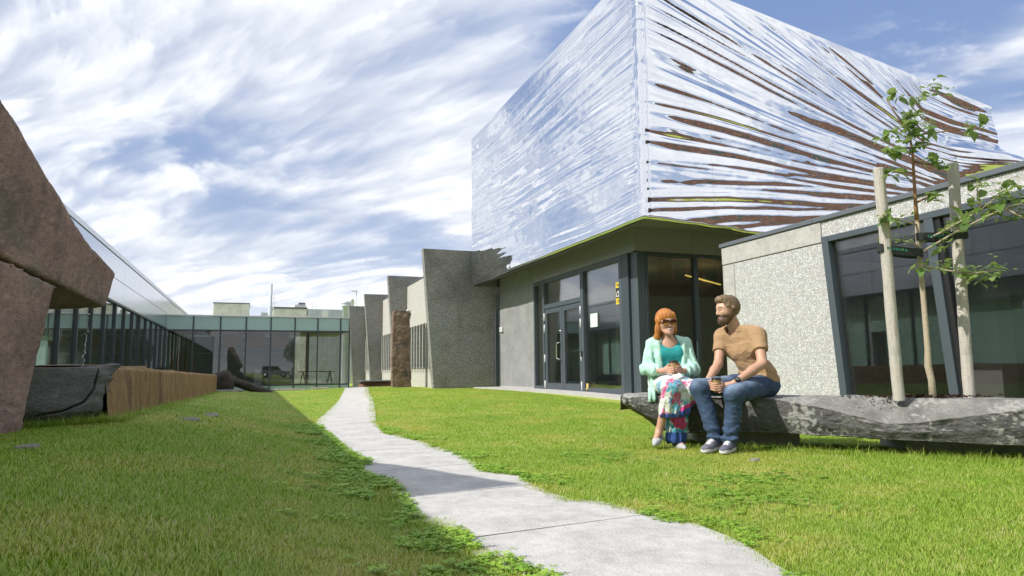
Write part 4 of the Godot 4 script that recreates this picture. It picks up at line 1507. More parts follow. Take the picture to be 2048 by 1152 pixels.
func beyond() -> void:
	M.window_glass = plain(0.025, 0.05, 0.05, 0.05)
	M.window_bar = plain(0.10, 0.17, 0.12, 0.6)
	# roofs rising behind the link
	var t := thing("concrete_stair_tower", "pale board marked concrete tower rising behind the link roof", "building")
	boxed("wall", Vector3(-3.27, -0.4, -64.0), Vector3(-0.55, 6.36, -60.0), M.far_white, t, 0.02)
	boxed("roof_edge", Vector3(-3.31, 6.362, -64.05), Vector3(-0.51, 6.43, -59.96), M.coping, t, 0.01)
	rebase(t, Vector3(-1.9, -0.4, -60.0))
	t = thing("white_house", "white boarded house with a dark roof edge and a squat chimney", "building")
	boxed("wall", Vector3(1.33, -0.4, -64.0), Vector3(4.0, 6.05, -60.0), M.far_white, t, 0.02)
	boxed("roof", Vector3(1.28, 6.055, -64.1), Vector3(4.05, 6.16, -59.9), M.coping, t, 0.01)
	var ch := boxed("chimney", Vector3(3.03, 6.165, -62.0), Vector3(3.95, 6.42, -60.3), M.far_white, t, 0.01)
	boxed("chimney_cap", Vector3(3.35, 6.425, -61.6), Vector3(3.9, 6.62, -60.5), M.coping, ch, 0.01)
	rebase(t, Vector3(2.6, -0.4, -60.0))
	t = thing("flue_stack", "tall grey steel flue pipe with a side tank", "chimney")
	var st := smooth()
	tube(st, [Vector3(1.06, -0.4, -59), Vector3(1.06, 7.95, -59)], [0.135, 0.135], 14)
	obj("pipe", st, M.galv, t)
	st = smooth()
	lathe(st, Vector3(1.06, 5.0, -59), [Vector2(0.20, 0.0), Vector2(0.20, 0.7), Vector2(0.16, 0.75), Vector2(0.16, 1.1), Vector2(0.136, 1.15)], 14)
	obj("collar", st, M.galv, t)
	boxed("bracket", Vector3(0.35, 5.35, -59.2), Vector3(0.85, 5.6, -58.9), M.galv, t, 0.02)
	rebase(t, Vector3(1.06, -0.4, -59))
	t = thing("antenna_mast", "thin white antenna mast beside the flue pipe", "antenna")
	st = smooth()
	tube(st, [Vector3(1.30, -0.4, -58.4), Vector3(1.30, 6.4, -58.4), Vector3(1.38, 8.35, -58.4)], [0.03, 0.028, 0.015], 6)
	obj("pole", st, M.white, t)
	for y in [6.3, 6.7]:
		boxed("crossbar", Vector3(1.2, y, -58.42), Vector3(1.5, y + 0.03, -58.38), M.white, t)
	rebase(t, Vector3(1.30, -0.4, -58.4))
	t = thing("metal_hall", "grey metal clad hall with a pale hatch behind the link", "building")
	for i in 9:
		boxed("cladding_sheet", Vector3(4.06 + i * 0.42, -0.4, -64.0), Vector3(4.06 + i * 0.42 + 0.412, 6.05, -60.0), M.galv, t, 0.01)
	boxed("hatch", Vector3(5.25, 5.2, -59.99), Vector3(5.75, 5.95, -59.95), M.white, t)
	var ld := flat()
	for x in [4.45, 4.72]:
		box(ld, Vector3(x, 4.8, -59.9), Vector3(x + 0.025, 6.6, -59.87))
	for i in 6:
		box(ld, Vector3(4.475, 4.95 + i * 0.26, -59.895), Vector3(4.72, 4.975 + i * 0.26, -59.875))
	obj("ladder", ld, M.alu_pale, t)
	rebase(t, Vector3(5.8, -0.4, -60.0))
	t = thing("roof_vent", "ribbed metal ventilation cowl on the hall roof", "vent")
	st = smooth()
	lathe(st, Vector3(7.12, -0.4, -58.8), [Vector2(0.32, 0), Vector2(0.32, 6.55), Vector2(0.42, 6.6), Vector2(0.42, 6.72), Vector2(0.34, 6.76), Vector2(0.42, 6.82), Vector2(0.42, 6.96), Vector2(0.30, 7.05), Vector2(0.0, 7.10)], 16)
	obj("cowl", st, M.galv, t)
	rebase(t, Vector3(7.12, -0.4, -58.8))
	t = thing("satellite_dish", "pale round satellite dish on a pole beside the vent cowl", "dish")
	st = smooth()
	for i in 4:
		for k in 16:
			var a := TAU * k / 16
			var b := TAU * (k + 1) / 16
			var f := func(r: float, w: float) -> Vector3: return Vector3(7.55 + 0.16 * cos(w) * r, 6.45 + 0.36 * sin(w) * r, -58.2 + 0.12 * r * r)
			quad(st, f.call(i / 4.0, a), f.call((i + 1) / 4.0, a), f.call((i + 1) / 4.0, b), f.call(i / 4.0, b))
	obj("reflector", st, M.far_white, t)
	st = smooth()
	tube(st, [Vector3(7.56, -0.4, -58.25), Vector3(7.56, 6.4, -58.25)], [0.03, 0.03], 6)
	obj("pole", st, M.galv, t)
	rebase(t, Vector3(7.56, -0.4, -58.25))
	t = thing("street_lamp", "slim grey street lamp with a short arm behind the fins", "street lamp")
	st = smooth()
	tube(st, [Vector3(7.85, -0.4, -58), Vector3(7.85, 7.45, -58)], [0.05, 0.035], 8)
	obj("pole", st, M.galv, t)
	boxed("lamp_head", Vector3(7.42, 7.42, -58.06), Vector3(7.88, 7.50, -57.94), M.galv, t, 0.015)
	rebase(t, Vector3(7.85, -0.4, -58))
	# behind the viewpoint: what the glass and the steel mirror
	var rd := flat()
	var pr := []
	for e in [[-60.0, 23.0], [80.0, 23.0], [80.0, 15.5], [-60.0, 15.5]]:
		pr.append(Vector3(e[0], 0.02, e[1]))
	quad(rd, pr[0], pr[1], pr[2], pr[3])
	structure(obj("road", rd, plain(0.055, 0.055, 0.058, 0.9)), "asphalt street running past the open side of the courtyard")
	var b := thing("brick_building", "dark red brick building with rose window surrounds across the street", "building")
	boxed("wall", Vector3(7.0, -0.2, 25.0), Vector3(58.0, 12.6, 40.0), M.brick, b)
	boxed("plinth", Vector3(6.95, -0.2, 24.9), Vector3(58.05, 0.9, 24.99), M.margin, b)
	for y in [3.6, 12.2]:
		boxed("string_course", Vector3(6.95, y, 24.86), Vector3(58.05, y + 0.35, 24.98), M.rose, b, 0.02)
	boxed("roof", Vector3(6.8, 12.61, 24.8), Vector3(58.2, 12.9, 40.2), M.coping, b)
	for i in 15:
		for j in 3:
			window_part(b, Vector3(9.2 + i * 3.2, 1.4 + j * 3.5, 24.93), 1.35, 1.75, M.rose)
	rebase(b, Vector3(30, -0.2, 25))
	b = thing("brick_warehouse", "long red brown brick building mirrored in the folds of the steel", "building")
	boxed("wall", Vector3(47.0, -0.2, -14.0), Vector3(58.0, 12.4, 24.5), M.brick, b)
	boxed("roof", Vector3(46.8, 12.41, -14.2), Vector3(58.2, 12.7, 24.7), M.coping, b)
	for y in [3.7, 8.0]:
		boxed("string_course", Vector3(46.88, y, -14.05), Vector3(46.98, y + 0.3, 24.5), M.rose, b, 0.02)
	for i in 10:
		for j in 3:
			var wz := -12.0 + i * 3.7
			var wy := 1.2 + j * 4.1
			var wf := boxed("window", Vector3(46.93, wy, wz), Vector3(46.99, wy + 2.0, wz + 1.6), M.rose, b)
			boxed("pane", Vector3(46.91, wy + 0.12, wz + 0.12), Vector3(46.925, wy + 1.85, wz + 1.48), M.window_glass, wf)
	rebase(b, Vector3(50, -0.2, 5))
	b = thing("orange_house", "orange rendered house with small dark windows across the street", "building")
	boxed("wall", Vector3(-30.0, -0.2, 30.0), Vector3(-7.0, 7.2, 40.0), M.orange_render, b)
	boxed("roof", Vector3(-30.3, 7.21, 29.7), Vector3(-6.7, 7.5, 40.3), M.coping, b)
	for i in 6:
		window_part(b, Vector3(-27.0 + i * 3.4, 1.2, 29.93), 1.1, 1.4, M.white)
		window_part(b, Vector3(-27.0 + i * 3.4, 4.2, 29.93), 1.1, 1.4, M.white)
	rebase(b, Vector3(-18, -0.2, 30))
	street_car(Vector3(2.7, 0.02, 21.5))
	street_tree(Vector3(5.6, 0.0, 25.5))

func street_car(at: Vector3) -> void:
	var t := thing("parked_car", "small silver off road car parked across the street", "car", at)
	var paint_ := plain(0.55, 0.57, 0.60, 0.25, 0.3)
	var st := flat()
	prism(st, PackedVector2Array([Vector2(-1.85, 0.38), Vector2(1.85, 0.38), Vector2(1.88, 0.85), Vector2(0.95, 0.98), Vector2(-1.86, 0.98)]), -0.8, 0.8)
	obj("body", st, paint_, t)
	st = flat()
	prism(st, PackedVector2Array([Vector2(-1.78, 0.985), Vector2(0.80, 0.985), Vector2(0.35, 1.62), Vector2(-1.68, 1.66)]), -0.72, 0.72)
	obj("cabin", st, paint_, t)
	for s in [-1.0, 1.0]:
		for w in [[-1.55, -0.75], [-0.65, 0.42]]:
			boxed("window", Vector3(w[0], 1.06, s * 0.73 - 0.008), Vector3(w[1], 1.5, s * 0.73 + 0.008), M.black, t)
		for x in [-1.2, 1.15]:
			var wh := smooth()
			tube(wh, [Vector3(x, 0.34, s * 0.62), Vector3(x, 0.34, s * 0.84)], [0.34, 0.34], 18)
			var tyre := obj("wheel", wh, M.black, t)
			var hub := smooth()
			tube(hub, [Vector3(x, 0.34, s * 0.83), Vector3(x, 0.34, s * 0.85)], [0.19, 0.19], 14)
			obj("rim", hub, M.alu_pale, tyre)

func street_tree(at: Vector3) -> void:
	var t := thing("street_tree", "leafy green tree on the far side of the street", "tree", at)
	var st := smooth()
	tube(st, [Vector3(0, -0.2, 0), Vector3(0.05, 1.6, 0), Vector3(-0.05, 3.4, 0.1), Vector3(0.1, 5.2, 0)], [0.17, 0.13, 0.09, 0.03], 8)
	for k in 5:
		var a := k * 1.3
		tube(st, [Vector3(0, 1.7 + k * 0.4, 0), Vector3(cos(a) * 0.8, 2.6 + k * 0.45, sin(a) * 0.8), Vector3(cos(a) * 1.3, 3.4 + k * 0.4, sin(a) * 1.3)], [0.06, 0.04, 0.015], 6)
	obj("trunk", st, M.bark, t)
	var lf := flat()
	for i in 2200:
		var d := Vector3(rng.randfn(), rng.randfn(), rng.randfn()).normalized() * pow(rng.randf(), 0.4)
		var c := Vector3(d.x * 1.7, 3.7 + d.y * 1.9, d.z * 1.7)
		c += d * 0.4 * n_rough.get_noise_3d(d.x * 2, d.y * 2, d.z * 2)
		var u := Vector3(rng.randfn(), rng.randfn() * 0.4, rng.randfn()).normalized() * 0.13
		var w := u.cross(Vector3(rng.randfn(), 1.0, rng.randfn())).normalized() * 0.06
		quad(lf, c - u, c - w, c + u, c + w)
	obj("crown", lf, plain(0.055, 0.10, 0.022, 0.6), t)

# ---------------------------------------------------------------- stones
func poly_dist(p: Vector2, poly: PackedVector2Array) -> float:
	var d := 1e9
	var inside := false
	var n := poly.size()
	var j := n - 1
	for i in n:
		var a := poly[i]
		var b := poly[j]
		var e := b - a
		var w := p - a
		var q := w - e * clampf(w.dot(e) / e.dot(e), 0.0, 1.0)
		d = minf(d, q.length_squared())
		if (a.y > p.y) != (b.y > p.y) and p.x < (b.x - a.x) * (p.y - a.y) / (b.y - a.y) + a.x:
			inside = not inside
		j = i
	return -sqrt(d) if inside else sqrt(d)

func rugged(p: Vector3, coarse: float, fine: float) -> float:
	return coarse * n_rough.get_noise_3dv(p) + fine * n_fine.get_noise_3dv(p)

func stones() -> void:
	# the leaning granite fountain stone: an upright and a great wing shaped lintel
	var e := Vector3(-0.426, 0, 0.905)
	var mon := thing("granite_fountain", "huge leaning pink granite upright carrying a wing shaped granite lintel", "sculpture")
	mon.transform = Transform3D(Basis(-e, Vector3.UP, Vector3(0.905, 0, 0.426)), Vector3(-0.95, 0.0, -6.3))
	var up := PackedVector2Array([Vector2(-1.10, 0.1), Vector2(-0.84, 1.322), Vector2(-1.34, 1.435), Vector2(-2.7, 1.72), Vector2(-2.7, 0.1)])
	var wing := PackedVector2Array([Vector2(-0.845, 1.335), Vector2(-0.30, 1.20), Vector2(-0.20, 1.50), Vector2(-0.50, 1.65), Vector2(-0.66, 1.78), Vector2(-0.84, 1.95), Vector2(-1.05, 2.13), Vector2(-1.25, 2.33), Vector2(-1.43, 2.47), Vector2(-2.65, 3.39), Vector2(-2.80, 2.7), Vector2(-2.86, 1.77), Vector2(-1.34, 1.447)])
	var pits := []
	for k in 16:
		var c := Vector3(rng.randf_range(-1.6, -0.9), rng.randf_range(0.35, 1.3), 0.0)
		pits.append([c, c + Vector3(rng.randf_range(-0.03, 0.03), rng.randf_range(-0.05, 0.05), 0)])
	var pinkish := func(p: Vector3, n: Vector3) -> Color:
		var k := 0.9 + 0.35 * n_rough.get_noise_3dv(p * 1.4) + 0.34 * n_fine.get_noise_3dv(p * 2.5)
		var moss := smoothstep(0.15, 0.5, n_rough.get_noise_3dv(p * 1.1 + Vector3(7, 0, 3)))
		var seam := smoothstep(0.10, 0.0, absf(n_rough.get_noise_3d(p.x * 1.2 + 3.0, p.y * 0.5, p.z)))
		k *= 1.0 - 0.22 * seam
		return Color(0.52, 0.36, 0.315).lerp(Color(0.34, 0.30, 0.25), moss * 0.6) * k
	for part in 2:
		var poly := up if part == 0 else wing
		var f := func(p: Vector3) -> float:
			var thick := absf(p.z + 0.27) - 0.27
			var d := maxf(poly_dist(Vector2(p.x, p.y), poly), thick) + 0.006
			d += rugged(p, 0.010, 0.007) + 0.006 * n_fine.get_noise_3dv(p * 3.0)
			if part == 0 and p.z > -0.06:
				for c in pits:
					var t: float = clampf((p - c[0]).dot(c[1] - c[0]) / (c[1] - c[0]).length_squared(), 0.0, 1.0)
					d = maxf(d, 0.016 - (p - c[0].lerp(c[1], t)).length())
			return d
		var s := Soup.new()
		if part == 0:
			nets(s, f, Vector3(-2.85, 0.05, -0.62), Vector3(-0.75, 1.85, 0.08), 0.020, pinkish)
		else:
			nets(s, f, Vector3(-2.98, 1.12, -0.62), Vector3(-0.12, 3.52, 0.08), 0.023, pinkish)
		place(s.mesh(), "upright" if part == 0 else "lintel", M.stone, mon)
	rebase_local(mon, Vector3(-1.5, 0.3, -0.27))
	# drops falling from the lintel into the basin
	var dr := smooth()
	for k in 26:
		var y := lerpf(1.16, 0.74, pow(k / 25.0, 0.8))
		var c := Vector3(-1.20 + 0.05 * (y - 1.0) + rng.randf_range(-0.008, 0.008), y, -5.98 + rng.randf_range(-0.02, 0.02))
		var r := rng.randf_range(0.0025, 0.0055)
		lathe(dr, c, [Vector2(0, r * 1.5), Vector2(r * 0.7, r * 0.6), Vector2(r, -0.1 * r), Vector2(r * 0.6, -r * 0.8), Vector2(0, -r)], 7)
	var wm := plain(0.85, 0.9, 0.92, 0.05)
	var wd := obj("falling_water", dr, wm)
	wd.set_meta("kind", "stuff")
	tag(wd, "bright water drops falling from the granite lintel", "water")

	# dark slate block beside it
	var sl := thing("slate_block", "dark grey slate block with a curved crack, low beside the granite", "stone block", Vector3(-1.47, 0.0, -5.66), 0.0)
	sl.basis = Basis(Vector3(0.738, 0, -0.675), Vector3.UP, Vector3(0.675, 0, 0.738))
	var crack := [Vector2(0.10, 0.42), Vector2(0.26, 0.44), Vector2(0.40, 0.50), Vector2(0.47, 0.60), Vector2(0.50, 0.74)]
	var fs := func(p: Vector3) -> float:
		var edge := 0.70 - 0.10 * (0.76 - p.y) / 0.45 + 0.05 * n_rough.get_noise_2d(p.y * 4.0, p.z * 2.0)
		var broken := sm(0.38, 0.66, p.x)
		var d := maxf(maxf(p.x - edge, -0.10 - p.x), maxf(maxf(p.y - 0.755 - 0.02 * sm(0.45, 0.62, p.x), 0.1 - p.y), maxf(p.z - 0.0 + 0.10 * broken * broken + 0.12 * sm(0.48, 0.30, p.y), -0.95 - p.z)))
		var layered := n_fine.get_noise_3d(p.x * 0.35, p.y * 1.5, p.z * 0.35)
		d += 0.010 * n_rough.get_noise_3dv(p) + (0.006 + 0.018 * maxf(broken, sm(0.52, 0.40, p.y))) * layered + 0.03 * broken * n_rough.get_noise_3dv(p * 3.0)
		if p.z > -0.08:
			for i in crack.size() - 1:
				var a: Vector2 = crack[i]
				var b: Vector2 = crack[i + 1]
				var q := Vector2(p.x, p.y)
				var t := clampf((q - a).dot(b - a) / (b - a).length_squared(), 0.0, 1.0)
				d = maxf(d, 0.009 - (q - a.lerp(b, t)).length())
		return d
	var ss := Soup.new()
	nets(ss, fs, Vector3(-0.15, 0.15, -1.0), Vector3(0.80, 0.84, 0.07), 0.0125, func(p: Vector3, n: Vector3) -> Color:
		var k := 0.19 + 0.08 * n_rough.get_noise_3d(p.x * 1.5, p.y * 5.0, p.z) + 0.03 * n_fine.get_noise_3dv(p)
		var lime := smoothstep(0.32, 0.5, n_rough.get_noise_3d(p.x * 5.0 + 3.0, p.y * 1.2, p.z)) * 0.10
		return Color(k + lime, (k + lime) * 1.0, (k + lime) * 1.0))
	place(ss.mesh(), "block", M.slate, sl)

	# orange stone wall of the basin: five long blocks butted together
	var ow := thing("orange_stone_wall", "low wall of rust streaked orange stone blocks bounding the basin", "stone wall")
	var zc := [-6.12, -9.6, -13.0, -16.6, -20.0, -23.5]
	var rust := func(p: Vector3, n: Vector3) -> Color:
		var a := 0.5 + 0.5 * n_rough.get_noise_2d(p.z * 2.6, p.y * 0.35)
		var b := 0.5 + 0.5 * n_fine.get_noise_2d(p.z * 0.9, p.y * 0.16)
		var c := Color(0.46, 0.25, 0.085).lerp(Color(0.60, 0.41, 0.20), b).lerp(Color(0.26, 0.15, 0.075), smoothstep(0.52, 0.8, a) * 0.8)
		if n.y > 0.6:
			c = c.lerp(Color(0.36, 0.33, 0.28), 0.6)
		return c * (0.85 + 0.3 * n_rough.get_noise_3dv(p * 4.0))
	for k in 5:
		var z0: float = zc[k] - 0.002
		var z1: float = zc[k + 1] + 0.002
		var rings := []
		for q in 5:
			var z := lerpf(z0, z1, q / 4.0)
			var top := lerpf(0.775, 0.655, (-z - 6.4) / 17.1)
			var xf := -1.085 + 0.003 * (k % 2)
			var bt := gh(-1.0, z) - 0.15
			var lean := 0.05 * sm(-9.0, -6.4, z)
			rings.append([Vector3(xf + lean, bt, z), Vector3(xf + lean * 0.4, (bt + top) / 2, z), Vector3(xf - 0.012, top - 0.03, z), Vector3(xf - 0.05, top, z), Vector3(-1.55, top, z), Vector3(-1.6, top - 0.04, z), Vector3(-1.6, bt, z), Vector3(-1.3, bt, z)])
		var ms := loft(rings, 120 if k == 0 else 60, 72, func(p: Vector3, n: Vector3) -> float:
			var groove := 0.03 * exp(-pow((p.z + 8.35 + 0.22 * (p.y - 0.5)) / 0.03, 2.0)) + 0.02 * exp(-pow((p.z + 11.3) / 0.04, 2.0))
			return 0.020 * n_rough.get_noise_2d(p.z * 1.6, p.y * 0.9) + 0.008 * n_fine.get_noise_2d(p.z * 1.2, p.y * 0.5) - groove, rust)
		place(ms, "stone_block", M.stone, ow)
	rebase(ow, Vector3(-1.3, 0.2, -15.0))

	# brown standing stone
	var stn := thing("standing_stone", "tall rough brown standing stone with a nicked top, on the lawn", "stone")
	var rg := []
	for q in [[-0.1, 4.62, 5.27], [0.35, 4.58, 5.27], [0.9, 4.57, 5.24], [1.4, 4.56, 5.21], [1.75, 4.57, 5.23], [2.3, 4.59, 5.20], [2.72, 4.60, 5.20], [2.87, 4.63, 5.19]]:
		var y: float = q[0]
		rg.append([Vector3(q[1], y, -24.40), Vector3(q[1] + 0.02, y, -24.36), Vector3(q[2] - 0.02, y, -24.34), Vector3(q[2], y, -24.37), Vector3(q[2], y, -24.60), Vector3(q[2] - 0.03, y, -24.64), Vector3(q[1] + 0.03, y, -24.64), Vector3(q[1], y, -24.6)])
	var brown := func(p: Vector3, n: Vector3) -> Color:
		var k := 0.95 + 0.4 * n_rough.get_noise_3dv(p * 1.6) + 0.2 * n_fine.get_noise_3dv(p)
		var c := Color(0.38, 0.27, 0.20).lerp(Color(0.24, 0.20, 0.175), smoothstep(0.2, 0.5, n_rough.get_noise_3dv(p * 0.9 + Vector3(4, 4, 4))))
		return c * k
	for r in rg:
		r.reverse()
	place(loft(rg, 110, 90, func(p: Vector3, n: Vector3) -> float:
		var nick := 0.0
		return 0.022 * n_rough.get_noise_3dv(p * 1.2) + 0.03 * n_wide.get_noise_3dv(p * 3.0) + 0.016 * n_fine.get_noise_3dv(p) - 0.03 * absf(n_rough.get_noise_3d(p.x * 3, p.y * 2.2, p.z)) + nick, brown), "stone", M.stone, stn)
	rebase(stn, Vector3(4.9, gh(4.9, -24.5), -24.5))

	# red granite plinth with a thin dark cover slab
	var pl := thing("granite_plinth", "low red granite plinth with a thin dark cover beside the path end", "plinth")
	var ps := flat()
	hexa(ps, [Vector3(4.22, -0.2, -30.0), Vector3(5.9, -0.2, -29.8), Vector3(5.9, -0.2, -31.4), Vector3(4.22, -0.2, -31.4), Vector3(4.50, 0.27, -30.25), Vector3(5.85, 0.27, -29.95), Vector3(5.85, 0.27, -31.3), Vector3(4.50, 0.27, -31.3)])
	var red := tinted(M.stone, lin(0.30, 0.16, 0.125))
	red.vertex_color_use_as_albedo = false
	obj("body", ps, red, pl)
	boxed("cover_slab", Vector3(4.30, 0.275, -31.4), Vector3(5.9, 0.325, -29.85), M.coping, pl, 0.006)
	rebase(pl, Vector3(5.0, -0.1, -30.6))

	# dark sculpted boulders in front of the link
	var darkc := func(p: Vector3, n: Vector3) -> Color:
		var k := 0.07 + 0.03 * n_rough.get_noise_3dv(p * 2.0)
		return Color(k * 1.15, k * 0.95, k * 0.8)
	for b in [["boulder", "dark brown rounded boulder leaning at the end of the orange wall", Vector3(-1.02, 0.38, -26.6), Vector3(0.34, 0.40, 0.45), 0.25], ["fallen_stone", "long dark fallen stone sloping down to the lawn before the link", Vector3(-0.20, 0.22, -27.0), Vector3(0.95, 0.15, 0.4), -0.34]]:
		var o := thing(b[0], b[1], "stone", b[2])
		o.basis = Basis(Vector3(0, 0, 1), b[4])
		var R: Vector3 = b[3]
		var s := Soup.new()
		nets(s, func(p: Vector3) -> float:
			var q := Vector3(p.x / R.x, p.y / R.y, p.z / R.z)
			var l := pow(pow(absf(q.x), 3.0) + pow(absf(q.y), 3.0) + pow(absf(q.z), 3.0), 1.0 / 3.0)
			return (l - 1.0) * minf(R.x, minf(R.y, R.z)) + 0.03 * n_rough.get_noise_3dv(p * 2.0), -R * 1.25, R * 1.25, 0.035, darkc, 2.5)
		place(s.mesh(), "stone", M.stone, o)
	for b in [[Vector3(1.35, gh(1.35, -33) + 0.02, -33.0), Vector3(1.0, 0.07, 0.30), "long pale kerb stone lying before the link glazing"], [Vector3(2.85, gh(2.85, -33) + 0.02, -33.1), Vector3(0.42, 0.07, 0.25), "short pale kerb stone lying before the link glazing"],
		[Vector3(-0.85, gh(-0.85, -25.5) + 0.02, -25.5), Vector3(0.5, 0.05, 0.35), "flat pale step stone at the foot of the dark boulder"],
		[Vector3(-0.62, gh(-0.62, -7.0) - 0.010, -7.0), Vector3(0.16, 0.022, 0.2), "flat grey stone sunk in the lawn by the orange wall"], [Vector3(-0.52, gh(-0.52, -8.3) - 0.010, -8.3), Vector3(0.16, 0.02, 0.3), "flat mossy stone sunk in the lawn farther along the orange wall"],
		[Vector3(-1.05, gh(-1.05, -4.13) + 0.005, -4.13), Vector3(0.05, 0.02, 0.06), "small pale pebble lying in the shaded grass before the granite"], [Vector3(3.53, 0.008, -4.26), Vector3(0.035, 0.02, 0.03), "small pale pebble lying in the sunny grass before the bench"]]:
		var R: Vector3 = b[1]
		var s := Soup.new()
		var at: Vector3 = b[0]
		var cell := maxf(0.004, R.x / 18.0)
		nets(s, func(p: Vector3) -> float:
			var q := Vector3(p.x / R.x, p.y / R.y, p.z / R.z)
			var l := pow(pow(absf(q.x), 4.0) + pow(absf(q.y), 4.0) + pow(absf(q.z), 4.0), 0.25)
			return (l - 1.0) * minf(R.x, minf(R.y, R.z)) + 0.18 * R.y * n_rough.get_noise_3dv((p + at) * (1.2 / R.x)), -R * 1.35, R * 1.35, minf(cell, R.y * 0.35), func(p: Vector3, n: Vector3) -> Color:
			var k := 0.40 + 0.12 * n_rough.get_noise_3dv((p + at) * 3.0)
			return Color(k, k * 0.93, k * 0.82), 8.0)
		var o := place(s.mesh(), "kerb_stone" if R.x > 0.4 else ("flat_stone" if R.x > 0.1 else "pebble"), M.stone)
		o.position = at
		tag(o, b[2], "stone")

func rebase_local(o: Node3D, foot: Vector3) -> void:
	for c in o.get_children():
		c.position -= foot
	o.transform = o.transform.translated_local(foot)

# ---------------------------------------------------------------- bench, stakes and the young tree
func bench_and_tree() -> void:
	var b := thing("stone_bench", "long raw slate bench slab spotted with white lichen, raised on a dark block", "bench")
	var rings := []
	for s in [[1.05, 6.68, 0.425, 0.44, 0.445, 0.05], [1.07, 6.58, 0.385, 0.43, 0.46, 0.22], [1.15, 6.46, 0.325, 0.44, 0.475, 0.44], [1.29, 6.36, 0.24, 0.445, 0.47, 0.56], [1.42, 6.30, 0.13, 0.445, 0.465, 0.62], [1.60, 6.22, 0.12, 0.445, 0.46, 0.66], [1.86, 6.12, 0.135, 0.445, 0.455, 0.70], [2.22, 5.96, 0.14, 0.435, 0.45, 0.75], [2.53, 5.72, 0.14, 0.37, 0.45, 0.82], [2.92, 5.44, 0.13, 0.255, 0.45, 0.84], [3.12, 5.30, 0.128, 0.27, 0.45, 0.84], [3.34, 5.19, 0.125, 0.315, 0.45, 0.84], [3.72, 4.95, 0.12, 0.39, 0.445, 0.86], [4.3, 4.68, 0.12, 0.40, 0.44, 0.8], [4.9, 4.4, 0.08, 0.38, 0.43, 0.6]]:
		var r: float = s[0]
		var d: float = s[1]
		var w: float = s[5]
		var hm: float = (s[2] + s[3]) / 2
		rings.append([site(r, s[3], d), site(r, hm, d - 0.008), site(r, s[2], d + 0.03), site(r, s[2] - 0.02, d + w * 0.5), site(r, s[2], d + w), site(r, 0.3, d + w + 0.04), site(r, s[4] - 0.005, d + w), site(r, s[4], d + w * 0.45), site(r, s[4] - 0.004, d + 0.06 + 1.2 * (s[4] - s[3]))])
	var lichen := func(p: Vector3, n: Vector3) -> Color:
		var k := 0.135 + 0.05 * n_rough.get_noise_3dv(p * 2.0) + 0.07 * n_fine.get_noise_3dv(p * 1.6)
		var c := Color(k, k, k)
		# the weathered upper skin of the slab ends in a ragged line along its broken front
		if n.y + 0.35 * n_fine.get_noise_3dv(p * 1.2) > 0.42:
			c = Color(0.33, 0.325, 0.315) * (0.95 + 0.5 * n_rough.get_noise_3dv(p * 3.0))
		var spots := n_fine.get_noise_3dv(p * 2.6) + 1.0 * n_rough.get_noise_3dv(p * 1.3 + Vector3(5, 1, 2))
		var amount := smoothstep(0.36, 0.44, spots)
		return c.lerp(Color(0.46, 0.47, 0.45), amount * 0.9)
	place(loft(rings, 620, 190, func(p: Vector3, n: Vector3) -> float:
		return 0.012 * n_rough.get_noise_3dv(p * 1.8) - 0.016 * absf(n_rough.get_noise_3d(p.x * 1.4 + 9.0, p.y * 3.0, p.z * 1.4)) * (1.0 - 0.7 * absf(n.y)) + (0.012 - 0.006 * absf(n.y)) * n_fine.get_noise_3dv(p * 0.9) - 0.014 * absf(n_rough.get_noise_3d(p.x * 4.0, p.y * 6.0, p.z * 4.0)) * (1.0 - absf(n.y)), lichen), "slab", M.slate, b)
	var sup := flat()
	for q in [[1.75, 2.55, 6.62, 6.65], [3.25, 4.4, 5.78, 5.25]]:
		hexa(sup, [site(q[0], -0.1, q[2]), site(q[1], -0.1, q[3] if q[0] > 3.0 else q[2] - 0.42), site(q[1], -0.1, (q[3] if q[0] > 3.0 else q[2] - 0.42) + 0.4), site(q[0], -0.1, q[2] + 0.4),
			site(q[0], 0.17, q[2]), site(q[1], 0.17, q[3] if q[0] > 3.0 else q[2] - 0.42), site(q[1], 0.17, (q[3] if q[0] > 3.0 else q[2] - 0.42) + 0.4), site(q[0], 0.17, q[2] + 0.4)])
	obj("support_block", sup, M.margin, b)
	rebase(b, site(2.6, 0.0, 6.0))

	# bark mulch in the planting hole
	var mu := flat()
	for k in 420:
		var c := site(3.36 + rng.randfn(0, 0.22), 0.452 + rng.randf() * 0.012, 5.62 + rng.randfn(0, 0.06))
		var u := Vector3(rng.randfn(), rng.randfn() * 0.3, rng.randfn()).normalized() * rng.randf_range(0.006, 0.016)
		var w := u.cross(Vector3(rng.randfn(), 2, rng.randfn())).normalized() * 0.005
		var h := Vector3(0, 0.004, 0)
		quad(mu, c - u - w, c + u - w, c + u + w + h, c - u + w + h)
		quad(mu, c - u - w, c - u + w - h, c + u + w - h, c + u - w)
	var mo := obj("bark_mulch", mu, M.mulch)
	mo.set_meta("kind", "stuff")
	tag(mo, "dark bark mulch round the tree and stakes on the bench", "mulch")

	# two round timber stakes
	for q in [[site(3.07, 0.43, 5.5), site(3.05, 2.32, 5.5), "grey round timber stake standing between the seated people and the young tree", 0.043], [site(3.71, 0.43, 5.62), site(3.74, 2.39, 5.62), "grey round timber stake crossed by the leafy branches of the young tree", 0.043]]:
		var st := thing("timber_stake", q[2], "stake", q[0], 0.0, "tree stakes")
		var L: Vector3 = q[1] - q[0]
		var sf := smooth()
		var pts := []
		var rad := []
		for k in 25:
			var t := k / 24.0
			pts.append(L * t + Vector3(n_rough.get_noise_2d(t * 1.2, q[0].x) * 0.008, 0, n_rough.get_noise_2d(t * 1.2, 9.0 + q[0].x) * 0.008))
			rad.append(q[3] * (1.0 + 0.05 * n_fine.get_noise_1d(t * 1.5 + q[0].z)))
		tube(sf, pts, rad, 18, false)
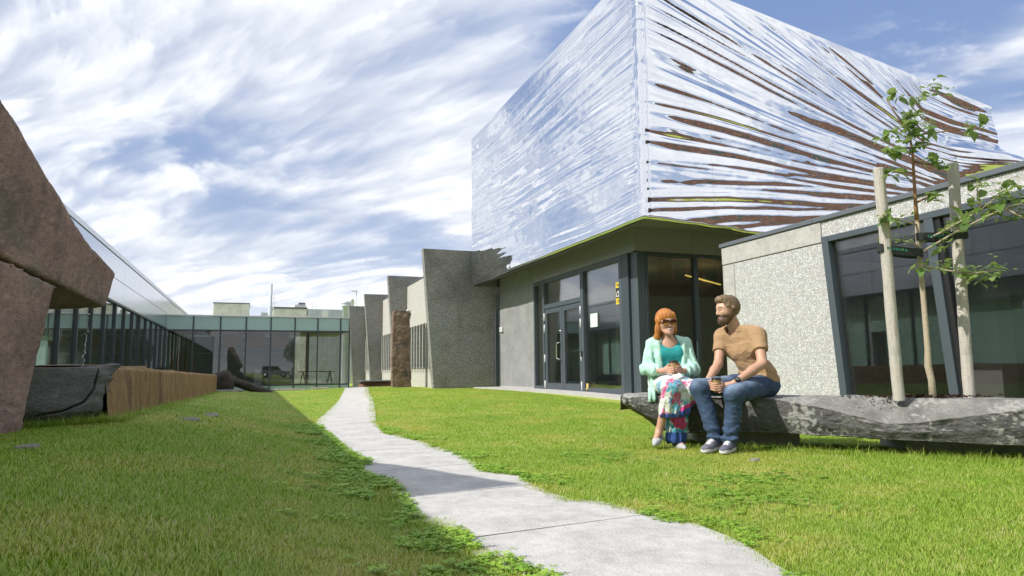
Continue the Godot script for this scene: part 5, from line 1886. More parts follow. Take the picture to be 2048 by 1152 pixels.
		obj("shaft", sf, M.timber, st)
		var cp := smooth()
		lathe(cp, L, [Vector2(0, 0.010), Vector2(q[3] * 0.85, 0.009), Vector2(q[3] * 1.02, -0.012)], 18)
		obj("end_grain", cp, M.timber, st)
	# black rubber straps
	for q in [[site(2.985, 1.665, 5.50), site(3.37, 1.615, 5.53), 5.5, "black rubber strap tying the tree to the stake nearer the seated people"], [site(3.33, 1.755, 5.53), site(3.80, 1.785, 5.6), 5.6, "black rubber strap tying the tree to the stake among its branches"]]:
		var a: Vector3 = q[0]
		var c: Vector3 = q[1]
		var o := thing("tree_strap", q[3], "strap", (a + c) / 2)
		var ax := (c - a).normalized()
		var nn := ax.cross(Vector3.UP).normalized()
		var L := (c - a).length() / 2
		for sd in [-1.0, 1.0]:
			var sf := smooth()
			for k in 16:
				var t0 := -1.0 + k / 8.0
				var t1 := -1.0 + (k + 1) / 8.0
				var off := func(t: float) -> Vector3: return ax * L * t + nn * sd * (0.058 * sqrt(maxf(0.0, 1.0 - pow(t, 6.0))) * lerpf(0.55, 1.0, 0.5 - 0.5 * t if a.x < 4.2 else 0.5 + 0.5 * t) + 0.002) + Vector3(0, -0.012 * (1 - t * t), 0)
				var p0: Vector3 = off.call(t0)
				var p1: Vector3 = off.call(t1)
				quad(sf, p0 + Vector3(0, -0.034, 0), p1 + Vector3(0, -0.034, 0), p1 + Vector3(0, 0.034, 0), p0 + Vector3(0, 0.034, 0))
			obj("band", sf, M.rubber, o)
		for k in 7:
			var t := -0.72 + k * 0.13
			var pm: Vector3 = ax * L * t + nn * (0.058 * (1.0 if nn.dot(SOUTH) > 0 else -1.0)) + Vector3(0, -0.006, 0)
			var out := SOUTH * 0.006
			var pr := flat()
			var wd := 0.012 if k % 3 else 0.018
			quad(pr, pm + out - ax * wd * L * 3 + Vector3(0, -0.012, 0), pm + out + ax * wd * L * 3 + Vector3(0, -0.012, 0), pm + out + ax * wd * L * 3 + Vector3(0, 0.008, 0), pm + out - ax * wd * L * 3 + Vector3(0, 0.008, 0))
			obj("print_mark", pr, M.green_print, o)

	# the young tree
	var foot := site(3.37, 0.44, 5.55)
	var tr := thing("young_tree", "slender young tree with sparse serrated leaves and green berries growing through the bench", "tree", foot)
	var at := func(r: float, y: float, d: float) -> Vector3: return site(r, y, d) - foot
	var st := smooth()
	tube(st, [at.call(3.37, 0.40, 5.55), at.call(3.37, 0.59, 5.55), at.call(3.352, 0.70, 5.55), at.call(3.36, 0.83, 5.55), at.call(3.36, 1.24, 5.55), at.call(3.355, 1.65, 5.55), at.call(3.36, 1.9, 5.55)], [0.028, 0.025, 0.027, 0.022, 0.020, 0.018, 0.016], 12)
	var trunk := obj("trunk", st, M.bark, tr)
	st = smooth()
	tube(st, [at.call(3.36, 1.88, 5.55), at.call(3.36, 2.07, 5.55), at.call(3.37, 2.46, 5.55), at.call(3.35, 2.76, 5.55), at.call(3.46, 2.96, 5.55)], [0.017, 0.014, 0.010, 0.007, 0.003], 8)
	obj("leader", st, M.young_bark, trunk)
	var limbs := [
		[[3.355, 1.70, 5.55], [3.54, 1.80, 5.47], [3.80, 1.95, 5.42], [4.02, 2.12, 5.40]], [[3.36, 1.62, 5.55], [3.62, 1.79, 5.42], [3.95, 1.95, 5.36], [4.30, 2.03, 5.32]],
		[[3.355, 1.52, 5.55], [3.48, 1.47, 5.46], [3.66, 1.43, 5.40], [3.88, 1.45, 5.36]], [[3.36, 1.86, 5.55], [3.19, 1.88, 5.46], [3.06, 1.90, 5.42]],
		[[3.36, 1.66, 5.55], [3.24, 1.70, 5.45], [3.16, 1.70, 5.42]], [[3.37, 2.30, 5.55], [3.26, 2.30, 5.5], [3.13, 2.28, 5.46]], [[3.37, 2.40, 5.55], [3.46, 2.36, 5.5], [3.58, 2.34, 5.48]],
		[[3.365, 2.52, 5.55], [3.24, 2.50, 5.5], [3.12, 2.46, 5.48]], [[3.36, 2.62, 5.55], [3.52, 2.63, 5.5], [3.76, 2.64, 5.45]], [[3.36, 2.66, 5.55], [3.24, 2.80, 5.52], [3.16, 2.92, 5.5]],
		[[3.80, 1.95, 5.42], [3.79, 2.08, 5.42], [3.80, 2.18, 5.42]], [[3.95, 1.95, 5.36], [4.1, 1.85, 5.33], [4.2, 1.83, 5.3]], [[3.37, 2.05, 5.55], [3.43, 2.08, 5.50], [3.45, 2.12, 5.48]]]
	for l in limbs:
		var pts := []
		var rad := []
		for k in l.size():
			pts.append(at.call(l[k][0], l[k][1], l[k][2]))
			rad.append(lerpf(0.010, 0.003, float(k) / (l.size() - 1)))
		st = smooth()
		tube(st, pts, rad, 7)
		obj("branch", st, M.young_bark if l[0][1] > 2.0 else M.bark, trunk)
	var crown := Node3D.new()
	crown.name = "crown"
	tr.add_child(crown)
	# shared leaf shapes, folded along the midrib with a toothed edge
	var shapes := []
	for v in 4:
		var lf := smooth()
		var rows := []
		var bend := 0.15 + 0.12 * v
		for k in 9:
			var t := k / 8.0
			var w := 0.30 * pow(sin(PI * pow(t, 0.75)), 0.8) * (0.86 if k % 2 else 1.06) + 0.004
			var c := Vector3(0, -bend * t * t, t)
			rows.append([c + Vector3(-w, w * 0.30, -0.04), c + Vector3(-w * 0.5, w * 0.18, 0), c, c + Vector3(w * 0.5, w * 0.18, 0), c + Vector3(w, w * 0.30, -0.04)])
		for k in 8:
			for j in 4:
				quad(lf, rows[k][j], rows[k][j + 1], rows[k + 1][j + 1], rows[k + 1][j])
		lf.generate_normals()
		shapes.append(lf.commit())
	var greens := []
	for c in [[0.085, 0.155, 0.030], [0.115, 0.195, 0.040], [0.065, 0.125, 0.030], [0.15, 0.225, 0.055]]:
		var m := plain(c[0], c[1], c[2], 0.42)
		m.backlight_enabled = true
		m.backlight = Color(0.55, 0.62, 0.35)
		greens.append(m)
	var berry := plain(0.24, 0.29, 0.06, 0.35)
	var clusters := [[3.50, 2.97, 9, 0.15], [3.42, 2.93, 4, 0.06], [3.17, 2.91, 5, 0.06], [3.34, 2.78, 9, 0.10], [3.30, 2.68, 12, 0.12], [3.40, 2.66, 9, 0.10], [3.14, 2.62, 7, 0.10], [3.30, 2.58, 8, 0.10], [3.78, 2.64, 7, 0.10], [3.36, 2.50, 8, 0.09], [3.10, 2.46, 6, 0.09], [3.22, 2.47, 4, 0.06], [3.14, 2.28, 7, 0.09], [3.56, 2.33, 5, 0.07], [3.46, 2.37, 5, 0.06],
		[3.45, 2.08, 7, 0.08], [3.08, 1.89, 9, 0.11], [3.16, 1.71, 8, 0.10], [3.55, 1.80, 6, 0.09], [3.70, 1.90, 10, 0.12], [3.80, 2.14, 8, 0.09], [3.86, 1.96, 14, 0.14], [4.00, 2.10, 14, 0.13], [4.06, 1.97, 14, 0.13], [4.20, 2.00, 14, 0.13], [4.32, 2.02, 10, 0.12], [4.20, 1.84, 8, 0.10], [3.48, 1.50, 6, 0.09], [3.62, 1.46, 9, 0.11], [3.78, 1.44, 9, 0.12], [3.90, 1.46, 9, 0.13], [3.30, 1.50, 5, 0.08], [3.50, 1.66, 5, 0.08]]
	var small := SurfaceTool.new()
	for c in clusters:
		var mid: Vector3 = at.call(c[0], c[1], 5.46 + rng.randf_range(-0.05, 0.04) - 0.08 * sm(3.6, 4.3, c[0]))
		for k in c[2]:
			var L := rng.randf_range(0.065, 0.125)
			var dir := Vector3(rng.randfn(), rng.randf_range(-0.5, 0.55), rng.randfn()).normalized()
			var p: Vector3 = mid + Vector3(rng.randfn(), rng.randfn() * 0.7, rng.randfn()) * c[3] * 0.42
			var upv := Vector3(rng.randf_range(-0.5, 0.5), 1, rng.randf_range(-0.5, 0.5)).normalized()
			var bz := dir
			var bx := upv.cross(bz).normalized()
			var o := place(shapes[rng.randi() % 4], "leaf", greens[rng.randi() % 4], crown)
			o.transform = Transform3D(Basis(bx * L, bz.cross(bx) * L, bz * L), p)
		for k in int(c[2] * 1.3):
			var L := rng.randf_range(0.03, 0.065)
			var dir := Vector3(rng.randfn(), rng.randf_range(-0.6, 0.7), rng.randfn()).normalized()
			var p: Vector3 = mid + Vector3(rng.randfn(), rng.randfn() * 0.7, rng.randfn()) * c[3] * 0.5
			var bx := Vector3(rng.randf_range(-0.6, 0.6), 1, rng.randf_range(-0.6, 0.6)).cross(dir).normalized()
			small.append_from(shapes[rng.randi() % 4], 0, Transform3D(Basis(bx * L, dir.cross(bx) * L, dir * L), p))
		if rng.randf() < 0.75:
			var bs := smooth()
			for k in rng.randi_range(8, 18):
				var p: Vector3 = mid + Vector3(rng.randfn(), rng.randfn() * 0.6 + 0.5, rng.randfn()) * 0.032
				var r := rng.randf_range(0.0045, 0.0065)
				lathe(bs, p, [Vector2(0, r), Vector2(r * 0.8, r * 0.55), Vector2(r, 0), Vector2(r * 0.8, -r * 0.55), Vector2(0, -r)], 7)
				tube(bs, [mid, p], [0.001, 0.0008], 3, false)
			obj("berry_cluster", bs, berry, crown)
	var sl := place(small.commit(), "small_leaves", greens[1], crown)
	sl.set_meta("kind", "stuff")

# ---------------------------------------------------------------- people
# adds a soup meshed in its own frame to another one
func weld(to: Soup, from: Soup, x: Transform3D) -> void:
	var base := to.v.size()
	for k in from.v.size():
		to.v.append(x * from.v[k])
		to.n.append((x.basis * from.n[k]).normalized())
	to.c.append_array(from.c)
	for k in from.i:
		to.i.append(base + k)

# head in its own frame: x to its left ear, y up, z forward; chin near y -0.12, crown near 0.125
func head_bones(man: bool) -> Bones:
	var h := Bones.new()
	h.add(Vector3(0, 0.032, -0.022), Vector3(0, 0.036, 0.004), 0.094, 0.088, 0.02, Vector3(1.22, 1.0, 1.0))
	h.add(Vector3(0, 0.0, 0.022), Vector3(0, -0.072, 0.044), 0.066, 0.044 if man else 0.038, 0.035, Vector3(1.02, 1, 1))
	for s in [-1.0, 1.0]:
		h.add(Vector3(s * 0.052, -0.045, 0.0), Vector3(s * 0.020, -0.088, 0.055), 0.022, 0.020, 0.03)
		h.add(Vector3(s * 0.036, -0.016, 0.060), Vector3(s * 0.040, -0.022, 0.050), 0.025, 0.024, 0.025)
		h.add(Vector3(s * 0.012, 0.026, 0.084), Vector3(s * 0.046, 0.026, 0.066), 0.012, 0.011, 0.02)
		h.add(Vector3(s * 0.028, 0.006, 0.070), Vector3(s * 0.032, 0.006, 0.069), 0.012, 0.012, 0.006)
		h.add(Vector3(s * 0.079, 0.014, -0.012), Vector3(s * 0.074, -0.026, -0.004), 0.014, 0.009, 0.008, Vector3(1.6, 1, 1))
		h.add(Vector3(s * 0.010, -0.032, 0.094), Vector3(s * 0.011, -0.032, 0.092), 0.0085, 0.008, 0.008)
		h.add(Vector3(s * 0.004, -0.054, 0.089), Vector3(s * 0.024, -0.050, 0.076), 0.0065, 0.004, 0.006)
		h.add(Vector3(0, -0.067, 0.087), Vector3(s * 0.020, -0.059, 0.077), 0.0075, 0.004, 0.008)
	h.add(Vector3(0, 0.018, 0.088), Vector3(0, -0.026, 0.106 if man else 0.102), 0.008, 0.0115 if man else 0.010, 0.012)
	h.add(Vector3(0, -0.098, 0.070), Vector3(0, -0.100, 0.064), 0.020, 0.020, 0.02)
	return h

# a hand closed round a cup: four fingers lying on its side, the thumb on the other side of the palm
func gripping_hand(b: Bones, wrist: Vector3, axis: Vector3, radius: float, from: float, to: float, y: float) -> void:
	var turn := signf(to - from)
	var palm := axis + Vector3(cos(from - turn * 0.25), 0, sin(from - turn * 0.25)) * (radius + 0.018) + Vector3(0, y + 0.004, 0)
	for k in 4:
		var h := y + 0.026 - k * 0.0172
		var r := radius + 0.0085 - axis.y * 0.0
		var len_: float = [0.9, 1.0, 0.96, 0.78][k]
		var pts := []
		for q in 4:
			var a := lerpf(from, from + (to - from) * len_, q / 3.0)
			pts.append(axis + Vector3(cos(a) * r, h - 0.004 * q, sin(a) * r))
		b.add(wrist.lerp(palm, 0.45) + Vector3(0, 0.010 - k * 0.006, 0), pts[0], 0.0125, 0.0098, 0.010)
		b.add(pts[0], pts[1], 0.0096, 0.0088, 0.004)
		b.add(pts[1], pts[2], 0.0088, 0.0082, 0.003)
		b.add(pts[2], pts[3], 0.0082, 0.0070, 0.003)
	b.add(wrist, palm, 0.023, 0.018, 0.02)
	b.add(wrist.lerp(palm, 0.5) + Vector3(0, 0.014, 0), palm + Vector3(0, 0.030, 0) - Vector3(cos(from), 0, sin(from)) * 0.004, 0.014, 0.011, 0.010)
	var ta := from + turn * 0.55
	b.add(palm + Vector3(0, 0.030, 0), axis + Vector3(cos(ta) * (radius + 0.008), y + 0.044, sin(ta) * (radius + 0.008)), 0.011, 0.0085, 0.006)

func paper_cup(label: String, at: Vector3, r: float) -> void:
	var c := thing("paper_cup", label, "cup", at)
	var s := smooth()
	lathe(s, Vector3.ZERO, [Vector2(0, 0.0), Vector2(r * 0.76, 0.0), Vector2(r * 0.78, 0.004), Vector2(r, 0.108)], 28)
	obj("cup", s, M.kraft, c)
	s = smooth()
	lathe(s, Vector3.ZERO, [Vector2(r * 1.0, 0.104), Vector2(r * 1.06, 0.104), Vector2(r * 1.06, 0.112), Vector2(r * 0.97, 0.113), Vector2(r * 0.93, 0.124), Vector2(r * 0.88, 0.125), Vector2(r * 0.85, 0.118), Vector2(0, 0.118)], 28)
	obj("lid", s, M.lid, c)
	s = flat()
	for k in 14:
		var a0 := TAU * k / 28.0 + 0.4
		var a1 := TAU * (k + 1) / 28.0 + 0.4
		var f := func(a: float, y: float) -> Vector3: return Vector3(cos(a), 0, sin(a)) * (lerpf(r * 0.78, r, y / 0.108) + 0.0008) + Vector3(0, y, 0)
		quad(s, f.call(a1, 0.035), f.call(a0, 0.035), f.call(a0, 0.085), f.call(a1, 0.085))
	obj("sleeve", s, plain(0.46, 0.31, 0.15, 0.8), c)

func crease(p: Vector3, n1: float) -> float:
	var soft := n_rough.get_noise_3dv(p * 3.0)
	var sharp := 0.5 - absf(n_wide.get_noise_3d(p.x * 17.0 + p.y * 9.0, p.y * 26.0, p.z * 17.0)) * 2.2
	return n1 * 0.7 * soft - n1 * 0.85 * maxf(sharp, 0.0) + n1 * 0.30 * n_fine.get_noise_3dv(p * 1.6)

func shoe(person: Node, heel: Vector3, toe: Vector3, upper: Color, label: String) -> void:
	var sh := Node3D.new()
	sh.name = "shoe"
	person.add_child(sh, true)
	sh.set_meta("label", label)
	var z := (toe - heel)
	z.y = 0
	z = z.normalized()
	var x := Vector3.UP.cross(z)
	sh.transform = Transform3D(Basis(x, Vector3.UP, z), heel)
	var L := (toe - heel).length()
	var pitch := asin(clampf((toe.y - heel.y) / L, -1, 1))
	sh.basis = sh.basis * Basis(Vector3.RIGHT, -pitch)
	var b := Bones.new()
	b.add(Vector3(0, 0.030, 0.015), Vector3(0, 0.022, L * 0.85), 0.036, 0.030, 0.03, Vector3(1.0, 1.15, 1))
	b.add(Vector3(0, 0.062, 0.0), Vector3(0, 0.040, L * 0.5), 0.034, 0.032, 0.04)
	b.add(Vector3(0.0, 0.022, L * 0.62), Vector3(0, 0.018, L * 0.9), 0.042, 0.036, 0.02, Vector3(1, 1.4, 1))
	var s := Soup.new()
	nets(s, func(p: Vector3) -> float: return maxf(b.at(p), 0.004 - p.y), Vector3(-0.07, -0.02, -0.06), Vector3(0.07, 0.12, L + 0.07), 0.006, func(p: Vector3, n: Vector3) -> Color:
		var tongue := absf(p.x) < 0.020 and p.z > L * 0.32 and p.z < L * 0.72 and n.y > 0.3
		return Color(0.60, 0.60, 0.61) if tongue else upper)
	place(s.mesh(), "upper", M.cloth, sh)
	var so := Soup.new()
	var b2 := Bones.new()
	b2.add(Vector3(0, 0.0, 0.012), Vector3(0, 0.0, L * 0.5), 0.038, 0.036, 0.02)
	b2.add(Vector3(0, 0.0, L * 0.5), Vector3(0, 0.0, L * 0.88), 0.040, 0.040, 0.02)
	nets(so, func(p: Vector3) -> float: return maxf(b2.at(Vector3(p.x, 0, p.z)), absf(p.y - 0.004) - 0.015), Vector3(-0.07, -0.03, -0.06), Vector3(0.07, 0.035, L + 0.07), 0.006, func(p: Vector3, n: Vector3) -> Color: return Color(0.62, 0.62, 0.62))
	place(so.mesh(), "sole", M.skin, sh)
	var lc := smooth()
	for k in 4:
		var zz := L * (0.36 + 0.09 * k)
		var yy := 0.084 - 0.008 * k
		tube(lc, [Vector3(-0.028, yy - 0.010, zz), Vector3(0, yy, zz + 0.006), Vector3(0.028, yy - 0.010, zz)], [0.004, 0.004, 0.004], 5)
	obj("lace", lc, M.white, sh)

func people() -> void:
	man()
	woman()

func man() -> void:
	var foot := Vector3(4.257, 0.0, -5.022)
	var t := thing("person", "seated person in a tan v neck shirt and blue jeans holding a paper cup", "person", foot, deg_to_rad(TURN))
	var hip_r := Vector3(-0.06, 0.555, -0.06)
	var hip_l := Vector3(0.03, 0.55, 0.07)
	var knee_r := Vector3(-0.625, 0.535, 0.30)
	var knee_l := Vector3(-0.385, 0.485, 0.47)
	var ank_r := Vector3(-0.515, 0.11, 0.34)
	var ank_l := Vector3(-0.42, 0.11, 0.42)
	var sh_r := Vector3(-0.285, 0.985, -0.12)
	var sh_l := Vector3(-0.030, 0.985, 0.12)
	var el_r := Vector3(-0.362, 0.735, 0.0)
	var el_l := Vector3(-0.055, 0.735, 0.25)
	var wr_r := Vector3(-0.535, 0.585, 0.235)
	var wr_l := Vector3(-0.345, 0.573, 0.37)
	var cup := Vector3(-0.488, 0.497, 0.345)
	var R := 0.040
	# skin: one body
	var body := Soup.new()
	var skin := func(p: Vector3, n: Vector3) -> Color:
		var k := 1.0 + 0.12 * n_rough.get_noise_3dv(p * 5.0)
		return Color(0.52, 0.30, 0.205) * k
	var b := Bones.new()
	b.add(hip_r, hip_l, 0.10, 0.10, 0.03)
	b.add(Vector3(-0.01, 0.58, 0), Vector3(-0.12, 0.90, -0.01), 0.10, 0.11, 0.05)
	b.add(sh_r + Vector3(0.05, -0.01, 0.02), sh_l + Vector3(-0.05, -0.01, -0.02), 0.058, 0.058, 0.04)
	b.add(Vector3(-0.175, 1.00, -0.005), Vector3(-0.235, 1.145, 0.015), 0.060, 0.054, 0.05)
	b.add(sh_r, el_r, 0.050, 0.040, 0.03)
	b.add(sh_l, el_l, 0.052, 0.042, 0.03)
	b.add(el_r, el_r.lerp(wr_r, 0.35), 0.041, 0.040, 0.02)
	b.add(el_r.lerp(wr_r, 0.35), wr_r, 0.040, 0.026, 0.02)
	b.add(el_l, el_l.lerp(wr_l, 0.35), 0.042, 0.041, 0.02)
	b.add(el_l.lerp(wr_l, 0.35), wr_l, 0.041, 0.027, 0.02)
	b.add(hip_r, knee_r, 0.08, 0.05, 0.03)
	b.add(hip_l, knee_l, 0.08, 0.05, 0.03)
	b.add(knee_r, ank_r, 0.05, 0.035, 0.02)
	b.add(knee_l, ank_l, 0.05, 0.035, 0.02)
	nets(body, b.at, Vector3(-0.75, 0.03, -0.28), Vector3(0.22, 1.14, 0.6), 0.014, skin)
	var hb := Bones.new()
	gripping_hand(hb, wr_r, cup, R, deg_to_rad(195), deg_to_rad(95), 0.055)
	hb.add(el_r.lerp(wr_r, 0.7), wr_r, 0.031, 0.026, 0.01)
	nets(body, hb.at, Vector3(-0.62, 0.46, 0.17), Vector3(-0.40, 0.68, 0.43), 0.0045, skin)
	var hl := Bones.new()
	gripping_hand(hl, wr_l, cup, R, deg_to_rad(5), deg_to_rad(105), 0.036)
	hl.add(el_l.lerp(wr_l, 0.75), wr_l, 0.032, 0.027, 0.01)
	nets(body, hl.at, Vector3(-0.56, 0.44, 0.26), Vector3(-0.26, 0.66, 0.46), 0.0045, skin)
	# head turned to his right, towards the other person
	var fwd := Vector3(-0.965, -0.08, 0.25).normalized()
	var hx := Vector3.UP.cross(fwd).normalized()
	var hx_form := Transform3D(Basis(hx, fwd.cross(hx), fwd) * Basis.from_scale(Vector3.ONE * 1.02), Vector3(-0.262, 1.222, 0.022))
	var h := head_bones(true)
	var head := Soup.new()
	nets(head, h.at, Vector3(-0.10, -0.15, -0.14), Vector3(0.10, 0.15, 0.13), 0.0043, func(p: Vector3, n: Vector3) -> Color:
		var c := Color(0.62, 0.38, 0.275) * (1.0 + 0.10 * n_rough.get_noise_3dv(p * 16.0))
		if p.z > 0.05 and absf(p.x) > 0.012 and absf(p.x) < 0.052:
			if absf(p.y - 0.030 + 0.10 * absf(absf(p.x) - 0.03)) < 0.0055: c = Color(0.16, 0.09, 0.05)
			elif absf(p.y - 0.006) < 0.0036 and absf(p.x) > 0.018 and absf(p.x) < 0.044: c = Color(0.05, 0.04, 0.035)
		if p.z > 0.07 and absf(p.x) < 0.024 and absf(p.y + 0.058) < 0.0038: c = Color(0.62, 0.56, 0.50)
		elif p.z > 0.07 and absf(p.x) < 0.026 and absf(p.y + 0.060) < 0.012: c = Color(0.42, 0.17, 0.13)
		if absf(p.x) > 0.068: c = Color(0.60, 0.30, 0.21)
		return c)
	weld(body, head, hx_form)
	place(body.mesh(), "body", M.skin, t)
	# short hair swept back, and a full beard
	var hair := Soup.new()
	var hairc := func(p: Vector3, n: Vector3) -> Color:
		var k := 0.9 + 0.5 * n_fine.get_noise_3d(p.x * 6.0, p.y * 2.0, p.z * 2.0)
		return Color(0.29, 0.195, 0.108) * k
	nets(hair, func(p: Vector3) -> float:
		var line := lerpf(-0.055, 0.018, sm(-0.06, 0.02, p.z))
		line = lerpf(line, 0.072, sm(0.045, 0.075, p.z))
		var lift := 0.007 + 0.016 * sm(0.06, 0.12, p.y) * sm(-0.09, 0.09, p.z) + 0.012 * sm(0.05, 0.09, p.z) * sm(0.06, 0.10, p.y)
		var strands := 0.0055 * n_fine.get_noise_3d(p.x * 9.0, p.y * 3.0, p.z * 3.0)
		return maxf(h.at(p) - lift + strands, (line - p.y) * 0.8 + 0.3 * maxf(0.0, 0.02 - absf(absf(p.x) - 0.076)) * sm(0.03, 0.0, absf(p.y)) * sm(0.03, 0.0, absf(p.z))), Vector3(-0.13, -0.08, -0.16), Vector3(0.13, 0.18, 0.14), 0.0046, hairc)
	place(hair.mesh(), "hair", M.hair, t).transform = hx_form
	var beard := Soup.new()
	nets(beard, func(p: Vector3) -> float:
		var line := lerpf(0.012, -0.040, sm(0.0, 0.045, p.z))
		line = lerpf(line, -0.042, sm(0.06, 0.09, p.z))
		var mouth := 0.017 - Vector2(p.x * 0.72, (p.y + 0.060) * 1.5).length()
		var d := maxf(h.at(p) - 0.0062 - 0.006 * sm(-0.05, -0.11, p.y) + 0.0025 * n_fine.get_noise_3d(p.x * 6, p.y * 3, p.z * 6), (p.y - line) * 0.85)
		d = maxf(d, (0.012 - p.z) * 0.8 - 0.02)
		return maxf(d, mouth if p.z > 0.06 else -1.0), Vector3(-0.10, -0.16, -0.04), Vector3(0.10, 0.03, 0.13), 0.0042, func(p: Vector3, n: Vector3) -> Color:
			return Color(0.135, 0.078, 0.043) * (1.0 + 0.6 * n_fine.get_noise_3d(p.x * 5.0, p.y * 2.0, p.z * 5.0)))
	place(beard.mesh(), "beard", M.hair, t).transform = hx_form
	# v neck shirt
	var s := Bones.new()
	s.add(Vector3(-0.045, 0.575, -0.07), Vector3(0.035, 0.57, 0.07), 0.118, 0.118, 0.03)
	s.add(Vector3(-0.03, 0.66, -0.05), Vector3(0.01, 0.66, 0.05), 0.110, 0.112, 0.06)
	s.add(Vector3(-0.19, 0.885, -0.080), Vector3(-0.07, 0.885, 0.080), 0.098, 0.098, 0.08)
	s.add(Vector3(-0.045, 0.70, 0.0), Vector3(-0.12, 0.84, 0.0), 0.112, 0.112, 0.07)
	s.add(sh_r + Vector3(0.02, 0.0, 0.01), sh_l + Vector3(-0.02, 0.0, -0.01), 0.072, 0.074, 0.06)
	s.add(Vector3(-0.170, 0.99, 0.0), Vector3(-0.200, 1.075, 0.0), 0.078, 0.066, 0.05)
	s.add(Vector3(-0.195, 1.065, -0.01), sh_r + Vector3(0.02, 0.02, 0.01), 0.052, 0.055, 0.05)
	s.add(Vector3(-0.190, 1.065, 0.01), sh_l + Vector3(-0.02, 0.02, -0.01), 0.052, 0.055, 0.05)
	var sl_r := Bones.new()
	var sl_l := Bones.new()
	sl_r.add(sh_r, sh_r.lerp(el_r, 0.66), 0.068, 0.060, 0.035)
	sl_l.add(sh_l, sh_l.lerp(el_l, 0.66), 0.070, 0.063, 0.035)
	var cut_r := (el_r - sh_r).normalized()
	var cut_l := (el_l - sh_l).normalized()
	var end_r := sh_r.lerp(el_r, 0.55)
	var end_l := sh_l.lerp(el_l, 0.55)
	var vn := Vector3(-0.83, 0.0, 0.56).normalized()
	var shirt := Soup.new()
	nets(shirt, func(p: Vector3) -> float:
		var d0 := s.at(p)
		if minf(absf(d0), absf(minf(sl_r.at(p), sl_l.at(p)))) > 0.07:
			return minf(d0, minf(sl_r.at(p), sl_l.at(p)))
		var belly := sm(0.80, 0.62, p.y)
		var wave := absf(sin(p.y * 44.0 + 3.5 * n_rough.get_noise_3dv(p * 1.6) + p.x * 9.0))
		var fold := 0.012 * belly * (wave * wave - 0.5) * (0.6 + n_rough.get_noise_3dv(p * 1.5))
		var d := d0 + crease(p, 0.008) + fold
		d = maxf(d, 0.515 - p.y + 0.02 * n_rough.get_noise_3dv(p * 2.0))
		var wr := crease(p, 0.008)
		for q in [maxf(sl_r.at(p) + wr, (p - end_r).dot(cut_r)), maxf(sl_l.at(p) + wr, (p - end_l).dot(cut_l))]:
			var hh := 0.035 - absf(d - q)
			d = minf(d, q) - (hh * hh * 7.0 if hh > 0.0 else 0.0)
		# round neck opening dipping to a point in front
		var q := p - Vector3(-0.210, 1.06, 0.005)
		var front := q.dot(vn)
		var side := absf(q.dot(Vector3(vn.z, 0, -vn.x)))
		var neck := 0.064 - Vector2(q.x, q.z).length()
		if p.y > 1.0: d = maxf(d, minf(neck, p.y - 1.01))
		if p.y > 1.02: d = maxf(d, p.y - 1.085 + 0.10 * maxf(0.0, front))
		if front > 0.015 and p.y > 0.93:
			d = maxf(d, (0.060 * (p.y - 0.965) / 0.085 - side) * 0.8)
		return d, Vector3(-0.42, 0.48, -0.28), Vector3(0.24, 1.14, 0.30), 0.0098, func(p: Vector3, n: Vector3) -> Color:
			return Color(0.41, 0.262, 0.145) * (1.0 + 0.10 * n_rough.get_noise_3dv(p * 6.0)))
	place(shirt.mesh(), "shirt", M.cloth, t)
	# jeans
	var j := Bones.new()
	j.add(hip_r, hip_l, 0.118, 0.118, 0.03)
	j.add(hip_r, knee_r, 0.104, 0.074, 0.04)
	j.add(hip_l, knee_l, 0.104, 0.076, 0.04)
	j.add(knee_r, knee_r.lerp(ank_r, 0.4) + Vector3(0.012, 0, -0.015), 0.074, 0.064, 0.03)
	j.add(knee_l, knee_l.lerp(ank_l, 0.4) + Vector3(0.012, 0, -0.015), 0.076, 0.066, 0.03)
	j.add(knee_r.lerp(ank_r, 0.4) + Vector3(0.012, 0, -0.015), ank_r + Vector3(0, -0.015, 0), 0.064, 0.058, 0.02)
	j.add(knee_l.lerp(ank_l, 0.4) + Vector3(0.012, 0, -0.015), ank_l + Vector3(0, -0.015, 0), 0.066, 0.060, 0.02)
	var jeans := Soup.new()
	nets(jeans, func(p: Vector3) -> float:
		var d0 := j.at(p)
		if absf(d0) > 0.05:
			return maxf(maxf(d0, 0.075 - p.y), p.y - 0.66)
		var low := sm(0.30, 0.12, p.y)
		var behind := sm(0.10, 0.0, (p - knee_r).length()) * 0.4 + sm(0.14, 0.0, (p - hip_l - Vector3(-0.12, 0.03, 0.1)).length())
		var bunch := (0.010 * low + 0.006 * behind) * sin(p.y * 95.0 + 6.0 * n_rough.get_noise_3dv(p * 3.0))
		return maxf(maxf(d0 + crease(p, 0.011) + bunch, 0.075 - p.y), p.y - 0.66), Vector3(-0.76, 0.05, -0.26), Vector3(0.20, 0.69, 0.62), 0.0098, func(p: Vector3, n: Vector3) -> Color:
			var worn := 0.0
			for q in [[hip_r, knee_r], [hip_l, knee_l]]:
				var e: Vector3 = (q[1] - q[0]) * 0.6
				var a: Vector3 = q[0].lerp(q[1], 0.5) + Vector3(0, 0.06, 0.02)
				var u := clampf((p - a).dot(e) / e.length_squared(), 0.0, 1.0)
				worn = maxf(worn, sm(0.085, 0.0, (p - a - e * u).length()))
			worn *= 0.7 + 0.6 * n_rough.get_noise_3dv(p * 3.0)
			return Color(0.060, 0.105, 0.20).lerp(Color(0.30, 0.40, 0.54), clampf(worn, 0.0, 1.0)) * (1.0 + 0.45 * n_rough.get_noise_3dv(p * 7.0)))
	place(jeans.mesh(), "jeans", M.denim, t)
	shoe(t, Vector3(-0.395, 0.030, 0.385), Vector3(-0.53, 0.026, 0.585), Color(0.13, 0.135, 0.19), "grey blue canvas sneaker with white sole")
